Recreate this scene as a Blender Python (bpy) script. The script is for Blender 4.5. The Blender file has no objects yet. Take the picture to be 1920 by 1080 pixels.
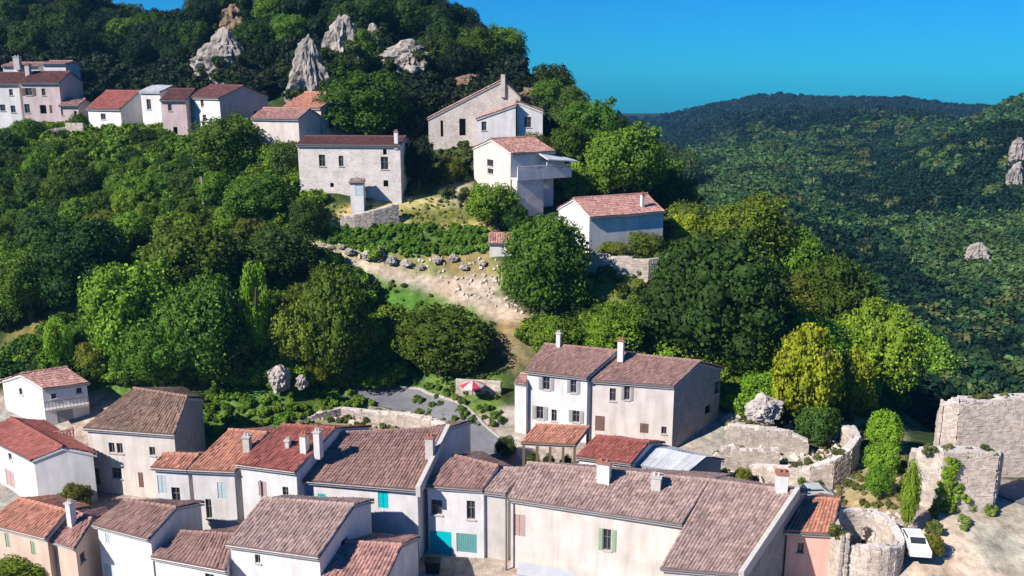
import bpy, bmesh, math, random
import numpy as np
from mathutils import Vector, Matrix, noise

random.seed(7); rng = np.random.default_rng(7)
SC = bpy.context.scene
COL = SC.collection
# ------------------------------------------------------------------ camera, sky, sun, exposure
PITCH = math.radians(13.3); F = 1732.0; EYE = Vector((0, 0, 50))
cd = bpy.data.cameras.new('camera'); cam = bpy.data.objects.new('camera', cd); COL.objects.link(cam)
cam.location = EYE; cam.rotation_euler = (math.pi/2-PITCH, 0, 0)
cd.sensor_width = 36; cd.lens = F/1920*36; cd.clip_start = .5; cd.clip_end = 8000
SC.camera = cam
SUN = Vector((-.83, -.56, 0)).normalized()*math.cos(math.radians(37)) + Vector((0, 0, math.sin(math.radians(37))))
w = bpy.data.worlds.new('World'); SC.world = w; w.use_nodes = True
nt = w.node_tree; bg = nt.nodes['Background']
sky = nt.nodes.new('ShaderNodeTexSky'); sky.sky_type = 'NISHITA'; sky.sun_disc = False
sky.sun_elevation = math.radians(37); sky.sun_rotation = math.atan2(SUN.x, SUN.y)
sky.altitude = 900; sky.air_density = 1.0; sky.dust_density = 0.0; sky.ozone_density = 3.0
hs = nt.nodes.new('ShaderNodeMixRGB'); hs.blend_type = 'MULTIPLY'; hs.inputs[0].default_value = 1
hs.inputs[2].default_value = (0.02, .29, .62, 1)
nt.links.new(sky.outputs[0], hs.inputs[1]); nt.links.new(hs.outputs[0], bg.inputs[0])
bg.inputs[1].default_value = .105
sd = bpy.data.lights.new('sun', 'SUN'); sun = bpy.data.objects.new('sun', sd); COL.objects.link(sun)
sd.energy = 4.5; sd.angle = math.radians(.5); sd.color = (1, .93, .86)
sun.rotation_euler = (-SUN).to_track_quat('-Z', 'Y').to_euler(); sun.location = (-60, -20, 120)
SC.view_settings.view_transform = 'Standard'; SC.view_settings.look = 'None'
SC.view_settings.gamma = 1; SC.view_settings.use_curve_mapping = False
SC.view_settings.exposure = .8
SC.cycles.max_bounces = 5; SC.cycles.diffuse_bounces = 1; SC.cycles.glossy_bounces = 2
SC.cycles.transmission_bounces = 3; SC.cycles.transparent_max_bounces = 4

CP, SP = math.cos(PITCH), math.sin(PITCH)
def ray(px, py):
    a = (px-960)/F; b = -(py-540)/F
    return Vector((a, CP+b*SP, -SP+b*CP))
def at(px, py, Y):
    d = ray(px, py); return EYE + d*(Y/d.y)
def onz(px, py, z):
    d = ray(px, py); return EYE + d*((z-EYE.z)/d.z)
def tanE(py):
    d = ray(960, py); return -d.z/d.y

# ------------------------------------------------------------------ terrain height
def zz(Y, py, up=0): return (Y, 50-Y*tanE(py)-up)
V0 = [(10, 10.6), (50, 11.2), (60, 11.5), (67, 11.7), (75, 12.9)]
FARL = [(420, 20), (700, 5), (1500, -20), (4000, -140)]
COLS = {
 -1400: V0+[(85, 14), (110, 24), (140, 38), (160, 42), (230, 90), (420, 60), (4000, -100)],
 0: V0+[(89, 13.6), (94, 17), (110, 22.8), (125, 29.5), (140, 35.5), (150, 39), (166, 41.5), (190, 55), (235, 88)]+FARL,
 240: V0+[(88, 13.8), (95, 17), (110, 23), (125, 29.5), (138, 36.5), (145, 40.2), (160, 41.5), (190, 52), (240, 61), (300, 50)]+FARL,
 380: V0+[(88, 13.8), (95, 17), (110, 22.8), (123, 29), (132, 35), (138, 39), (142, 40.2), (150, 41), (170, 46), (195, 55), (235, 59), (300, 50)]+FARL,
 500: V0+[(87, 13.8), (94, 17), (105, 21.5), (118, 28.6), (123, 32.5), (127, 37.6), (130, 40), (140, 41), (155, 43), (170, 48), (190, 61), (215, 76), (300, 60)]+FARL,
 600: V0+[(86, 13.8), (97, 15), (103, 19), (108, 22), (113, 26), (116, 28.4), (118, 31.2), (119.2, 34), (122, 34.6), (129, 36.5), (134, 39.2), (145, 41), (165, 48), (190, 61), (215, 72), (300, 55)]+FARL,
 720: V0+[(86, 13.8), (100, 14.3), (103, 15.8), (108, 21), (113, 26), (116, 28.2), (118, 31), (119.2, 34.2), (121.5, 34.6), (133, 35.8), (145, 40), (165, 49), (190, 61), (215, 66), (300, 55)]+FARL,
 800: V0+[(86, 13.8), (98, 14.6), (103, 18), (108, 22.5), (113, 26.5), (119, 31), (123, 33.8), (133, 36.5), (140, 39), (160, 47), (200, 58), (300, 45)]+FARL,
 880: V0+[(86, 14), (90, 15.6), (92, 17), (98, 18), (103, 20.2), (110, 25), (114, 28), (118, 31.5), (122, 33.4), (134, 38.5), (141, 40), (160, 46), (190, 55), (250, 42)]+FARL,
 960: V0+[(86, 14.2), (92, 17), (97, 18), (103, 21.6), (110, 25.2), (114, 28.2), (118, 31), (122, 33), (132, 38.4), (145, 40), (160, 45), (175, 51), (220, 38), (300, 15)]+FARL,
 1040: V0+[(86, 14.4), (96, 17.5), (103, 22), (110, 26.5), (114, 28.5), (122, 32), (132, 36.5), (145, 41), (160, 45), (200, 33), (300, 5), (700, 0), (1500, -20), (4000, -140)],
 1130: V0+[(86, 14.5), (95, 18), (101, 23.2), (104, 26.6), (107, 27.8), (113, 28.4), (122, 30), (135, 35), (150, 38.5), (200, 20), (300, 0), (700, 0), (1500, -20), (4000, -140)],
 1200: V0+[(86, 14.6), (95, 18), (100, 22.8), (103.5, 26.4), (106, 27.6), (113, 28.3), (122, 29.5), (140, 35.5), (180, 20), (260, -6), (500, -12), (800, -10), (1000, -20), (1500, -45), (4000, -140)],
 1300: V0+[(86, 14.6), (95, 17), (100, 20.5), (106, 23.5), (116, 25.5), (135, 26), (170, 10), (260, -8), (400, -14), zz(640, 262, 8), zz(720, 240, 10), (850, -25), zz(1150, 196, 8), (1300, -40), (1500, -45), (4000, -140)],
 1440: V0+[(84, 14.4), (92, 16.6), (102, 20), (120, 22), (140, 16), (180, 0), (240, -5), zz(300, 430, 4), zz(420, 350, 4), zz(560, 290, 6), zz(700, 232, 10), (850, -15), zz(1150, 170, 6), (1300, -40), (1500, -45), (4000, -140)],
 1620: V0+[(80, 14.2), (88, 14.8), (105, 14), (120, 10), (150, -5), (200, -12), (300, -16), zz(400, 400, 5), zz(520, 300, 5), zz(640, 236, 9), (800, -15), zz(1150, 184, 6), (1300, -40), (1500, -45), (4000, -140)],
 1680: [(10, 10.6), (50, 11.2), (58, 12), (62, 13.2), (66, 14.8), (70, 15.2)]+[(80, 14.6), (88, 14.2), (105, 12), (120, 7), (150, -8), (200, -13), (300, -17), zz(400, 400, 5), zz(520, 300, 5), zz(640, 236, 9), (800, -15), zz(1150, 184, 6), (1300, -40), (1500, -45), (4000, -140)],
 1800: [(10, 10.6), (50, 11.2), (56, 12.2), (60, 13.4), (64, 15.2), (68, 16.2), (75, 15.5)]+[(80, 14.6), (90, 13), (105, 7), (130, -6), (160, -14), (240, -18), (300, -14), zz(360, 380, 5), zz(450, 290, 5), zz(540, 228, 8), (700, -10), zz(1150, 204, 6), (1300, -40), (1500, -45), (4000, -140)],
 1920: [(10, 10.6), (50, 11.2), (56, 12.2), (60, 13.4), (64, 15), (68, 15.8), (75, 15.4)]+[(80, 14.4), (92, 13), (105, 3), (130, -10), (180, -18), (230, -16), zz(280, 490, 5), zz(330, 395, 5), zz(390, 290, 5), zz(480, 200, 5), zz(520, 174, 6), (700, 10), (1500, -20), (4000, -140)],
 3300: V0+[(80, 13), (92, 10), (130, -10), (200, -10), (300, 10), (400, 60), (600, 120), (4000, -100)],
}
NU, NR = 240, 260
cu = np.array(sorted(COLS)); cuu = (cu-960)/F
LR = np.linspace(math.log(10), math.log(4000), NR); RR = np.exp(LR)
prof = np.array([np.interp(RR, [k[0] for k in COLS[c]], [k[1] for k in COLS[c]]) for c in cu])
UU = np.linspace(cuu[0], cuu[-1], NU)
LAT = np.array([np.interp(UU, cuu, prof[:, j]) for j in range(NR)])      # [r, u]
for _ in range(2):
    L2 = LAT.copy(); L2[:, 1:-1] = (LAT[:, :-2]+2*LAT[:, 1:-1]+LAT[:, 2:])/4; LAT = L2
    L2 = LAT.copy(); L2[1:-1] = (LAT[:-2]+2*LAT[1:-1]+LAT[2:])/4; LAT = L2
def vnoise(x, y, s, seed=0):
    x = x/s+seed*17.3; y = y/s+seed*9.1
    xi = np.floor(x); yi = np.floor(y); fx = x-xi; fy = y-yi
    fx = fx*fx*(3-2*fx); fy = fy*fy*(3-2*fy)
    def h(a, b):
        v = np.sin(a*127.1+b*311.7+seed*74.7)*43758.5453; return v-np.floor(v)
    return (h(xi, yi)*(1-fx)+h(xi+1, yi)*fx)*(1-fy)+(h(xi, yi+1)*(1-fx)+h(xi+1, yi+1)*fx)*fy-.5
def TZ(x, y):
    x = np.asarray(x, float); y = np.asarray(y, float)
    yc = np.clip(y, 10.01, 3990)
    u = np.clip(x/yc, UU[0]+1e-6, UU[-1]-1e-6)
    iu = (u-UU[0])/(UU[1]-UU[0]); ir = (np.log(yc)-LR[0])/(LR[1]-LR[0])
    a = np.floor(iu).astype(int); b = np.floor(ir).astype(int); fa = iu-a; fb = ir-b
    z = (LAT[b, a]*(1-fa)+LAT[b, a+1]*fa)*(1-fb)+(LAT[b+1, a]*(1-fa)+LAT[b+1, a+1]*fa)*fb
    far = np.clip((y-170)/250, 0, 1); slope = np.clip((y-88)/15, 0, 1)
    z = z+slope*(.9*vnoise(x, y, 6, 1)+.4*vnoise(x, y, 2.2, 2))+far*(24*vnoise(x, y, 85, 3)+10*vnoise(x, y, 34, 4))*np.clip((1300-y)/400, 0, 1)
    z = z+.12*vnoise(x, y, 1.7, 5)
    return z
def tz(x, y): return float(TZ(x, y))
def hit(px, py, y0=45, y1=1500):
    d = ray(px, py); Y = y0
    ys = y0*np.power(y1/y0, np.linspace(0, 1, 1600))
    t = ys/d.y; zr = 50+d.z*t; g = TZ(d.x*t, ys)
    k = np.argmax(zr < g)
    if zr[k] >= g[k]: k = len(ys)-1
    return Vector((d.x*t[k], ys[k], g[k]))

# ------------------------------------------------------------------ materials
def nodes(m): return m.node_tree.nodes, m.node_tree.links
def mat(name, c, c2=None, scale=3, rough=.85, bump=.3, bscale=None, tone=0, stain=0, metal=0, spec=.3, det=6):
    m = bpy.data.materials.new(name); m.use_nodes = True; N, L = nodes(m); b = N['Principled BSDF']
    b.inputs['Roughness'].default_value = rough; b.inputs['Metallic'].default_value = metal
    b.inputs['Specular IOR Level'].default_value = spec
    c2 = c2 or tuple(v*.72 for v in c)
    tc = N.new('ShaderNodeTexCoord'); oi = N.new('ShaderNodeNewGeometry')
    n = N.new('ShaderNodeTexNoise'); n.inputs['Scale'].default_value = scale; n.inputs['Detail'].default_value = det
    n.inputs['Roughness'].default_value = .65
    L.new(oi.outputs['Position'], n.inputs['Vector'])
    r = N.new('ShaderNodeValToRGB'); r.color_ramp.elements[0].position = .33; r.color_ramp.elements[1].position = .66
    r.color_ramp.elements[0].color = (*c2, 1); r.color_ramp.elements[1].color = (*c, 1)
    L.new(n.outputs['Fac'], r.inputs[0]); out = r.outputs[0]
    if stain:
        mp = N.new('ShaderNodeMapping'); mp.inputs['Scale'].default_value = (1.3, 1.3, .25)
        L.new(oi.outputs['Position'], mp.inputs[0])
        n2 = N.new('ShaderNodeTexNoise'); n2.inputs['Scale'].default_value = 1.1; n2.inputs['Detail'].default_value = 5
        L.new(mp.outputs[0], n2.inputs['Vector'])
        r2 = N.new('ShaderNodeValToRGB'); r2.color_ramp.elements[0].position = .42; r2.color_ramp.elements[1].position = .68
        r2.color_ramp.elements[0].color = (1, 1, 1, 1); r2.color_ramp.elements[1].color = (1-stain, 1-stain*1.05, 1-stain*1.15, 1)
        mx = N.new('ShaderNodeMixRGB'); mx.blend_type = 'MULTIPLY'; mx.inputs[0].default_value = 1
        L.new(n2.outputs['Fac'], r2.inputs[0]); L.new(out, mx.inputs[1]); L.new(r2.outputs[0], mx.inputs[2]); out = mx.outputs[0]
    if tone:
        a = N.new('ShaderNodeAttribute'); a.attribute_name = 'tone'
        mr = N.new('ShaderNodeMapRange'); mr.inputs['To Min'].default_value = 1-tone; mr.inputs['To Max'].default_value = 1+tone
        L.new(a.outputs['Fac'], mr.inputs[0])
        mx = N.new('ShaderNodeVectorMath'); mx.operation = 'SCALE'
        L.new(out, mx.inputs[0]); L.new(mr.outputs[0], mx.inputs['Scale']); out = mx.outputs[0]
    L.new(out, b.inputs['Base Color'])
    if bump:
        nb = N.new('ShaderNodeTexNoise'); nb.inputs['Scale'].default_value = bscale or scale*5; nb.inputs['Detail'].default_value = 4
        L.new(oi.outputs['Position'], nb.inputs['Vector'])
        bu = N.new('ShaderNodeBump'); bu.inputs['Strength'].default_value = bump; bu.inputs['Distance'].default_value = .05
        L.new(nb.outputs['Fac'], bu.inputs['Height']); L.new(bu.outputs[0], b.inputs['Normal'])
    return m
def stone_mat(name, c, c2, mortar, scale=3.2):
    m = bpy.data.materials.new(name); m.use_nodes = True; N, L = nodes(m); b = N['Principled BSDF']
    b.inputs['Roughness'].default_value = .92; b.inputs['Specular IOR Level'].default_value = .2
    g = N.new('ShaderNodeNewGeometry')
    mp = N.new('ShaderNodeMapping'); mp.inputs['Scale'].default_value = (1, 1, 1.7); L.new(g.outputs['Position'], mp.inputs[0])
    v = N.new('ShaderNodeTexVoronoi'); v.inputs['Scale'].default_value = scale; L.new(mp.outputs[0], v.inputs['Vector'])
    v2 = N.new('ShaderNodeTexVoronoi'); v2.feature = 'DISTANCE_TO_EDGE'; v2.inputs['Scale'].default_value = scale; L.new(mp.outputs[0], v2.inputs['Vector'])
    sp = N.new('ShaderNodeSeparateColor'); L.new(v.outputs['Color'], sp.inputs[0])
    r = N.new('ShaderNodeMixRGB'); r.inputs[1].default_value = (*c, 1); r.inputs[2].default_value = (*c2, 1); L.new(sp.outputs[0], r.inputs[0])
    nn = N.new('ShaderNodeTexNoise'); nn.inputs['Scale'].default_value = .9; nn.inputs['Detail'].default_value = 7; L.new(g.outputs['Position'], nn.inputs['Vector'])
    mr = N.new('ShaderNodeMapRange'); mr.inputs['From Min'].default_value = .3; mr.inputs['From Max'].default_value = .7; mr.inputs['To Min'].default_value = .7; mr.inputs['To Max'].default_value = 1.15
    L.new(nn.outputs['Fac'], mr.inputs[0])
    sc = N.new('ShaderNodeVectorMath'); sc.operation = 'SCALE'; L.new(r.outputs[0], sc.inputs[0]); L.new(mr.outputs[0], sc.inputs['Scale'])
    e = N.new('ShaderNodeMath'); e.operation = 'LESS_THAN'; e.inputs[1].default_value = .07; L.new(v2.outputs[0], e.inputs[0])
    mx = N.new('ShaderNodeMixRGB'); L.new(e.outputs[0], mx.inputs[0]); L.new(sc.outputs[0], mx.inputs[1]); mx.inputs[2].default_value = (*mortar, 1)
    L.new(mx.outputs[0], b.inputs['Base Color'])
    bu = N.new('ShaderNodeBump'); bu.inputs['Strength'].default_value = .7; bu.inputs['Distance'].default_value = .06
    cl = N.new('ShaderNodeMath'); cl.operation = 'MINIMUM'; cl.inputs[1].default_value = .2; L.new(v2.outputs[0], cl.inputs[0])
    L.new(cl.outputs[0], bu.inputs['Height']); L.new(bu.outputs[0], b.inputs['Normal'])
    return m
M = dict(
 white=mat('white_render', (.72, .70, .69), (.62, .60, .59), .7, .8, .2, 12, stain=.15),
 white2=mat('chalky_render', (.74, .71, .69), (.62, .595, .58), .6, .85, .25, 12, stain=.18),
 cream=mat('cream_render', (.70, .63, .57), (.58, .52, .465), .6, .85, .25, 12, stain=.18),
 greycream=mat('grey_cream_render', (.58, .55, .50), (.46, .43, .39), .5, .85, .25, 12, stain=.15),
 peach=mat('peach_render', (.66, .50, .40), (.56, .42, .33), .6, .85, .2, 12, stain=.15),
 pink=mat('pink_render', (.74, .44, .36), (.68, .39, .31), .6, .85, .2, 12, stain=.18),
 rose=mat('faded_rose_render', (.64, .50, .49), (.52, .41, .40), .6, .85, .3, 12, stain=.15),
 stone=stone_mat('rubble_stone', (.62, .54, .47), (.46, .40, .35), (.58, .52, .46)),
 shadestone=stone_mat('shaded_grey_rubble_stone', (.34, .32, .32), (.25, .23, .23), (.32, .30, .29)),  # grey deepened to hold the shade of gables facing away from the sun
 palestone=stone_mat('pale_rubble_stone', (.68, .61, .56), (.54, .48, .44), (.66, .60, .56)),
 tile=mat('terracotta_tiles', (.33, .20, .165), (.23, .14, .12), 1.4, .85, .3, 18, tone=.26),
 tilegrey=mat('weathered_tiles', (.42, .30, .26), (.27, .185, .16), 1.1, .9, .3, 18, tone=.3),
 tileold=mat('lichened_brown_tiles', (.29, .185, .135), (.19, .125, .095), .9, .92, .3, 18, tone=.35),
 tilered=mat('red_tiles', (.34, .11, .085), (.24, .08, .065), 1.4, .8, .25, 18, tone=.28),
 tileorange=mat('orange_tiles', (.50, .235, .155), (.36, .165, .11), 1.6, .8, .25, 18, tone=.3),
 tilepink=mat('faded_pink_tiles', (.45, .25, .21), (.31, .165, .14), 1.4, .85, .25, 18, tone=.35),
 tiledark=mat('dark_red_tiles', (.17, .07, .065), (.11, .05, .045), 1.4, .85, .25, 18, tone=.35),
 sheet=mat('grey_sheet_roof', (.50, .52, .54), (.42, .43, .45), 1, .6, .1, 8, tone=.08),
 cap=mat('mortar', (.55, .51, .47), (.43, .40, .37), 3, .9, .3),
 zinc=mat('zinc', (.25, .25, .25), (.18, .17, .17), 3, .5, 0, metal=.6),
 frame=mat('painted_wood_frame', (.22, .20, .19), None, 5, .6, 0),
 glass=mat('window_glass', (.035, .04, .05), (.025, .03, .035), 1, .12, 0, spec=.6),
 hole=mat('dark_interior', (.06, .05, .045), (.04, .035, .03), 2, .95, 0),  # near-black colour stands in for unlit space behind openings
 teal=mat('teal_paint', (.0, .52, .56), (.0, .47, .51), 4, .5, .1),
 palegreen=mat('faded_green_paint', (.13, .34, .33), (.11, .30, .29), 4, .7, .1),
 sage=mat('sage_green_paint', (.30, .40, .27), (.26, .35, .24), 4, .7, .1),
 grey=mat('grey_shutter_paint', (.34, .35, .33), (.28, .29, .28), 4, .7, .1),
 brown=mat('brown_door_wood', (.20, .12, .09), (.14, .09, .07), 6, .7, .2),
 pinkwood=mat('pink_shutter_paint', (.48, .33, .30), (.42, .29, .26), 4, .7, .1),
 palecyan=mat('pale_blue_paint', (.50, .60, .62), (.44, .53, .55), 4, .7, .1),
 pot=mat('terracotta_pot', (.38, .17, .11), None, 4, .8, .1),
 wood=mat('weathered_timber', (.22, .15, .10), (.15, .10, .07), 5, .85, .3),
 black=mat('dark_plastic', (.02, .022, .025), None, 3, .5, 0),
 rock=mat('pale_limestone', (.52, .46, .41), (.27, .24, .22), .55, .95, .8, 2.2, det=9),
 browncliff=mat('ochre_cliff_rock', (.30, .20, .13), (.13, .09, .06), .5, .95, .8, 2, det=9),
 carwhite=mat('white_car_paint', (.70, .72, .74), (.66, .68, .70), 2, .25, 0, spec=.6),
 cargrey=mat('silver_car_paint', (.42, .47, .50), (.38, .43, .46), 2, .25, 0, spec=.6),
 rubber=mat('tyre_rubber', (.02, .02, .02), None, 3, .8, 0),
 parasol=mat('red_canvas', (.50, .05, .07), (.42, .04, .06), 3, .8, 0),
 canvaswhite=mat('white_canvas', (.7, .66, .66), None, 3, .8, 0),
 asphalt=mat('asphalt', (.20, .20, .215), (.14, .14, .15), .8, .9, .3, 20, det=9),
 kerb=mat('kerb_stone', (.48, .44, .38), (.36, .33, .29), 2, .9, .3),
 bark=mat('bark', (.10, .075, .055), (.06, .045, .035), 4, .95, .5),
)
# leaves: the colour comes from obj.color, per-leaf tone and per-tree randomness
def leaf_mat():
    m = bpy.data.materials.new('leaves'); m.use_nodes = True; N, L = nodes(m); b = N['Principled BSDF']; out = N['Material Output']
    oi = N.new('ShaderNodeObjectInfo'); a = N.new('ShaderNodeAttribute'); a.attribute_name = 'tone'
    mr = N.new('ShaderNodeMapRange'); mr.inputs['To Min'].default_value = .5; mr.inputs['To Max'].default_value = 1.6
    L.new(a.outputs['Fac'], mr.inputs[0])
    hv = N.new('ShaderNodeHueSaturation')
    h = N.new('ShaderNodeMapRange'); h.inputs['To Min'].default_value = .46; h.inputs['To Max'].default_value = .498; L.new(oi.outputs['Random'], h.inputs[0])
    r2 = N.new('ShaderNodeMath'); r2.operation = 'FRACT'; r3 = N.new('ShaderNodeMath'); r3.operation = 'MULTIPLY'; r3.inputs[1].default_value = 7.31
    L.new(oi.outputs['Random'], r3.inputs[0]); L.new(r3.outputs[0], r2.inputs[0])
    vv = N.new('ShaderNodeMapRange'); vv.inputs['To Min'].default_value = .7; vv.inputs['To Max'].default_value = 1.35; L.new(r2.outputs[0], vv.inputs[0])
    L.new(h.outputs[0], hv.inputs['Hue']); L.new(vv.outputs[0], hv.inputs['Value']); L.new(oi.outputs['Color'], hv.inputs['Color'])
    sc = N.new('ShaderNodeVectorMath'); sc.operation = 'SCALE'; L.new(hv.outputs[0], sc.inputs[0]); L.new(mr.outputs[0], sc.inputs['Scale'])
    L.new(sc.outputs[0], b.inputs['Base Color']); b.inputs['Roughness'].default_value = .65; b.inputs['Specular IOR Level'].default_value = .12
    t = N.new('ShaderNodeBsdfTranslucent'); L.new(sc.outputs[0], t.inputs[0])
    mx = N.new('ShaderNodeMixShader'); mx.inputs[0].default_value = .22
    L.new(b.outputs[0], mx.inputs[1]); L.new(t.outputs[0], mx.inputs[2]); L.new(mx.outputs[0], out.inputs['Surface'])
    return m
LEAF = leaf_mat()
def ground_mat():
    m = bpy.data.materials.new('ground_cover'); m.use_nodes = True; N, L = nodes(m); b = N['Principled BSDF']
    b.inputs['Roughness'].default_value = .95; b.inputs['Specular IOR Level'].default_value = .1
    a = N.new('ShaderNodeAttribute'); a.attribute_name = 'gcol'; g = N.new('ShaderNodeNewGeometry')
    n = N.new('ShaderNodeTexNoise'); n.inputs['Scale'].default_value = .9; n.inputs['Detail'].default_value = 10; n.inputs['Roughness'].default_value = .7
    L.new(g.outputs['Position'], n.inputs['Vector'])
    mr = N.new('ShaderNodeMapRange'); mr.inputs['From Min'].default_value = .3; mr.inputs['From Max'].default_value = .7; mr.inputs['To Min'].default_value = .45; mr.inputs['To Max'].default_value = 1.5
    L.new(n.outputs['Fac'], mr.inputs[0])
    sc = N.new('ShaderNodeVectorMath'); sc.operation = 'SCALE'; L.new(a.outputs['Color'], sc.inputs[0]); L.new(mr.outputs[0], sc.inputs['Scale'])
    L.new(sc.outputs[0], b.inputs['Base Color'])
    bu = N.new('ShaderNodeBump'); bu.inputs['Strength'].default_value = .8; bu.inputs['Distance'].default_value = .25; L.new(n.outputs['Fac'], bu.inputs['Height'])
    L.new(bu.outputs[0], b.inputs['Normal'])
    return m
GROUND = ground_mat()

# ------------------------------------------------------------------ mesh helpers
def tag(o, label=None, cat=None, group=None, kind=None):
    if label: o['label'] = label
    if cat: o['category'] = cat
    if group: o['group'] = group
    if kind: o['kind'] = kind
    return o
def empty(name, loc, label=None, cat=None, group=None):
    o = bpy.data.objects.new(name, None); o.location = loc; o.empty_display_size = .5; COL.objects.link(o)
    return tag(o, label, cat, group)
ROOTLOC = {}
class MB:
    def __init__(s): s.v = []; s.f = []; s.m = []; s.t = []
    def face(s, pts, mi=0, t=.5):
        i = len(s.v); s.v.extend([tuple(p) for p in pts]); s.f.append(tuple(range(i, i+len(pts)))); s.m.append(mi); s.t.append(t)
    def hexa(s, b, t, mi=0, tone=.5):           # b, t: four corners bottom / top, CCW from above
        i = len(s.v); s.v.extend([tuple(p) for p in b]+[tuple(p) for p in t])
        for q in ((3, 2, 1, 0), (4, 5, 6, 7), (0, 1, 5, 4), (1, 2, 6, 5), (2, 3, 7, 6), (3, 0, 4, 7)):
            s.f.append(tuple(i+k for k in q)); s.m.append(mi); s.t.append(tone)
    def box(s, c, ax, ay, az, mi=0, tone=.5):   # centre and three half-axis vectors
        c, ax, ay, az = Vector(c), Vector(ax), Vector(ay), Vector(az)
        b = [c-ax-ay-az, c+ax-ay-az, c+ax+ay-az, c-ax+ay-az]; t = [p+2*az for p in b]
        s.hexa(b, t, mi, tone)
    def tube(s, a, b, r, r2=None, n=8, mi=0, cap=True):
        a, b = Vector(a), Vector(b); r2 = r if r2 is None else r2
        d = (b-a).normalized(); x = d.orthogonal().normalized(); y = d.cross(x); i = len(s.v)
        for p, q in ((a, r), (b, r2)):
            for k in range(n):
                an = 2*math.pi*k/n; s.v.append(tuple(p+x*math.cos(an)*q+y*math.sin(an)*q))
        for k in range(n):
            s.f.append((i+k, i+(k+1) % n, i+n+(k+1) % n, i+n+k)); s.m.append(mi); s.t.append(.5)
        if cap:
            s.f.append(tuple(i+k for k in reversed(range(n)))); s.m.append(mi); s.t.append(.5)
            s.f.append(tuple(i+n+k for k in range(n))); s.m.append(mi); s.t.append(.5)
    def mesh(s, name, mats):
        me = bpy.data.meshes.new(name); me.from_pydata(s.v, [], s.f)
        for m in (mats if isinstance(mats, (list, tuple)) else [mats]): me.materials.append(m)
        me.polygons.foreach_set('material_index', s.m)
        at_ = me.attributes.new('tone', 'FLOAT', 'FACE'); at_.data.foreach_set('value', s.t)
        me.update(); return me
    def build(s, name, mats, parent=None, kind=None, origin=None):
        P = Vector(ROOTLOC.get(parent.name, (0, 0, 0))) if parent else (Vector(origin) if origin else Vector((0, 0, 0)))
        if P.length: s.v = [(v[0]-P.x, v[1]-P.y, v[2]-P.z) for v in s.v]
        o = bpy.data.objects.new(name, s.mesh(name, mats)); COL.objects.link(o)
        if parent: o.parent = parent; ROOTLOC[o.name] = tuple(P)
        else: o.location = P; ROOTLOC[o.name] = tuple(P)
        if kind: o['kind'] = kind
        return o
def root(name, loc, label, cat, group=None):
    o = empty(name, loc, label, cat, group); ROOTLOC[o.name] = tuple(loc); return o

# ------------------------------------------------------------------ ground sheet
def axis(lo, hi, a, b, fine, grow=1.08):
    xs = list(np.arange(a, b, fine)); s = fine; x = xs[-1]
    while x < hi: s *= grow; x += s; xs.append(x)
    s = fine; x = a; pre = []
    while x > lo: s *= grow; x -= s; pre.append(x)
    return np.array(pre[::-1]+xs)
gx = axis(-3500, 3500, -92, 92, .62); gy = axis(-600, 4000, 54, 172, .5)
GX, GY = np.meshgrid(gx, gy); GZ = TZ(GX, GY)
def project(x, y, z):
    dz = z-50; dep = y*CP-dz*SP; up = y*SP+dz*CP
    dep = np.where(dep < 1, 1, dep)
    return 960+F*x/dep, 540-F*up/dep
PX, PY = project(GX, GY, GZ)
def inpoly(px, py, poly):
    r = np.zeros(px.shape, bool); n = len(poly)
    for i in range(n):
        x0, y0 = poly[i]; x1, y1 = poly[(i+1) % n]
        if y0 == y1: continue
        c = ((y0 > py) != (y1 > py)) & (px < (x1-x0)*(py-y0)/(y1-y0)+x0); r ^= c
    return r
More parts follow.
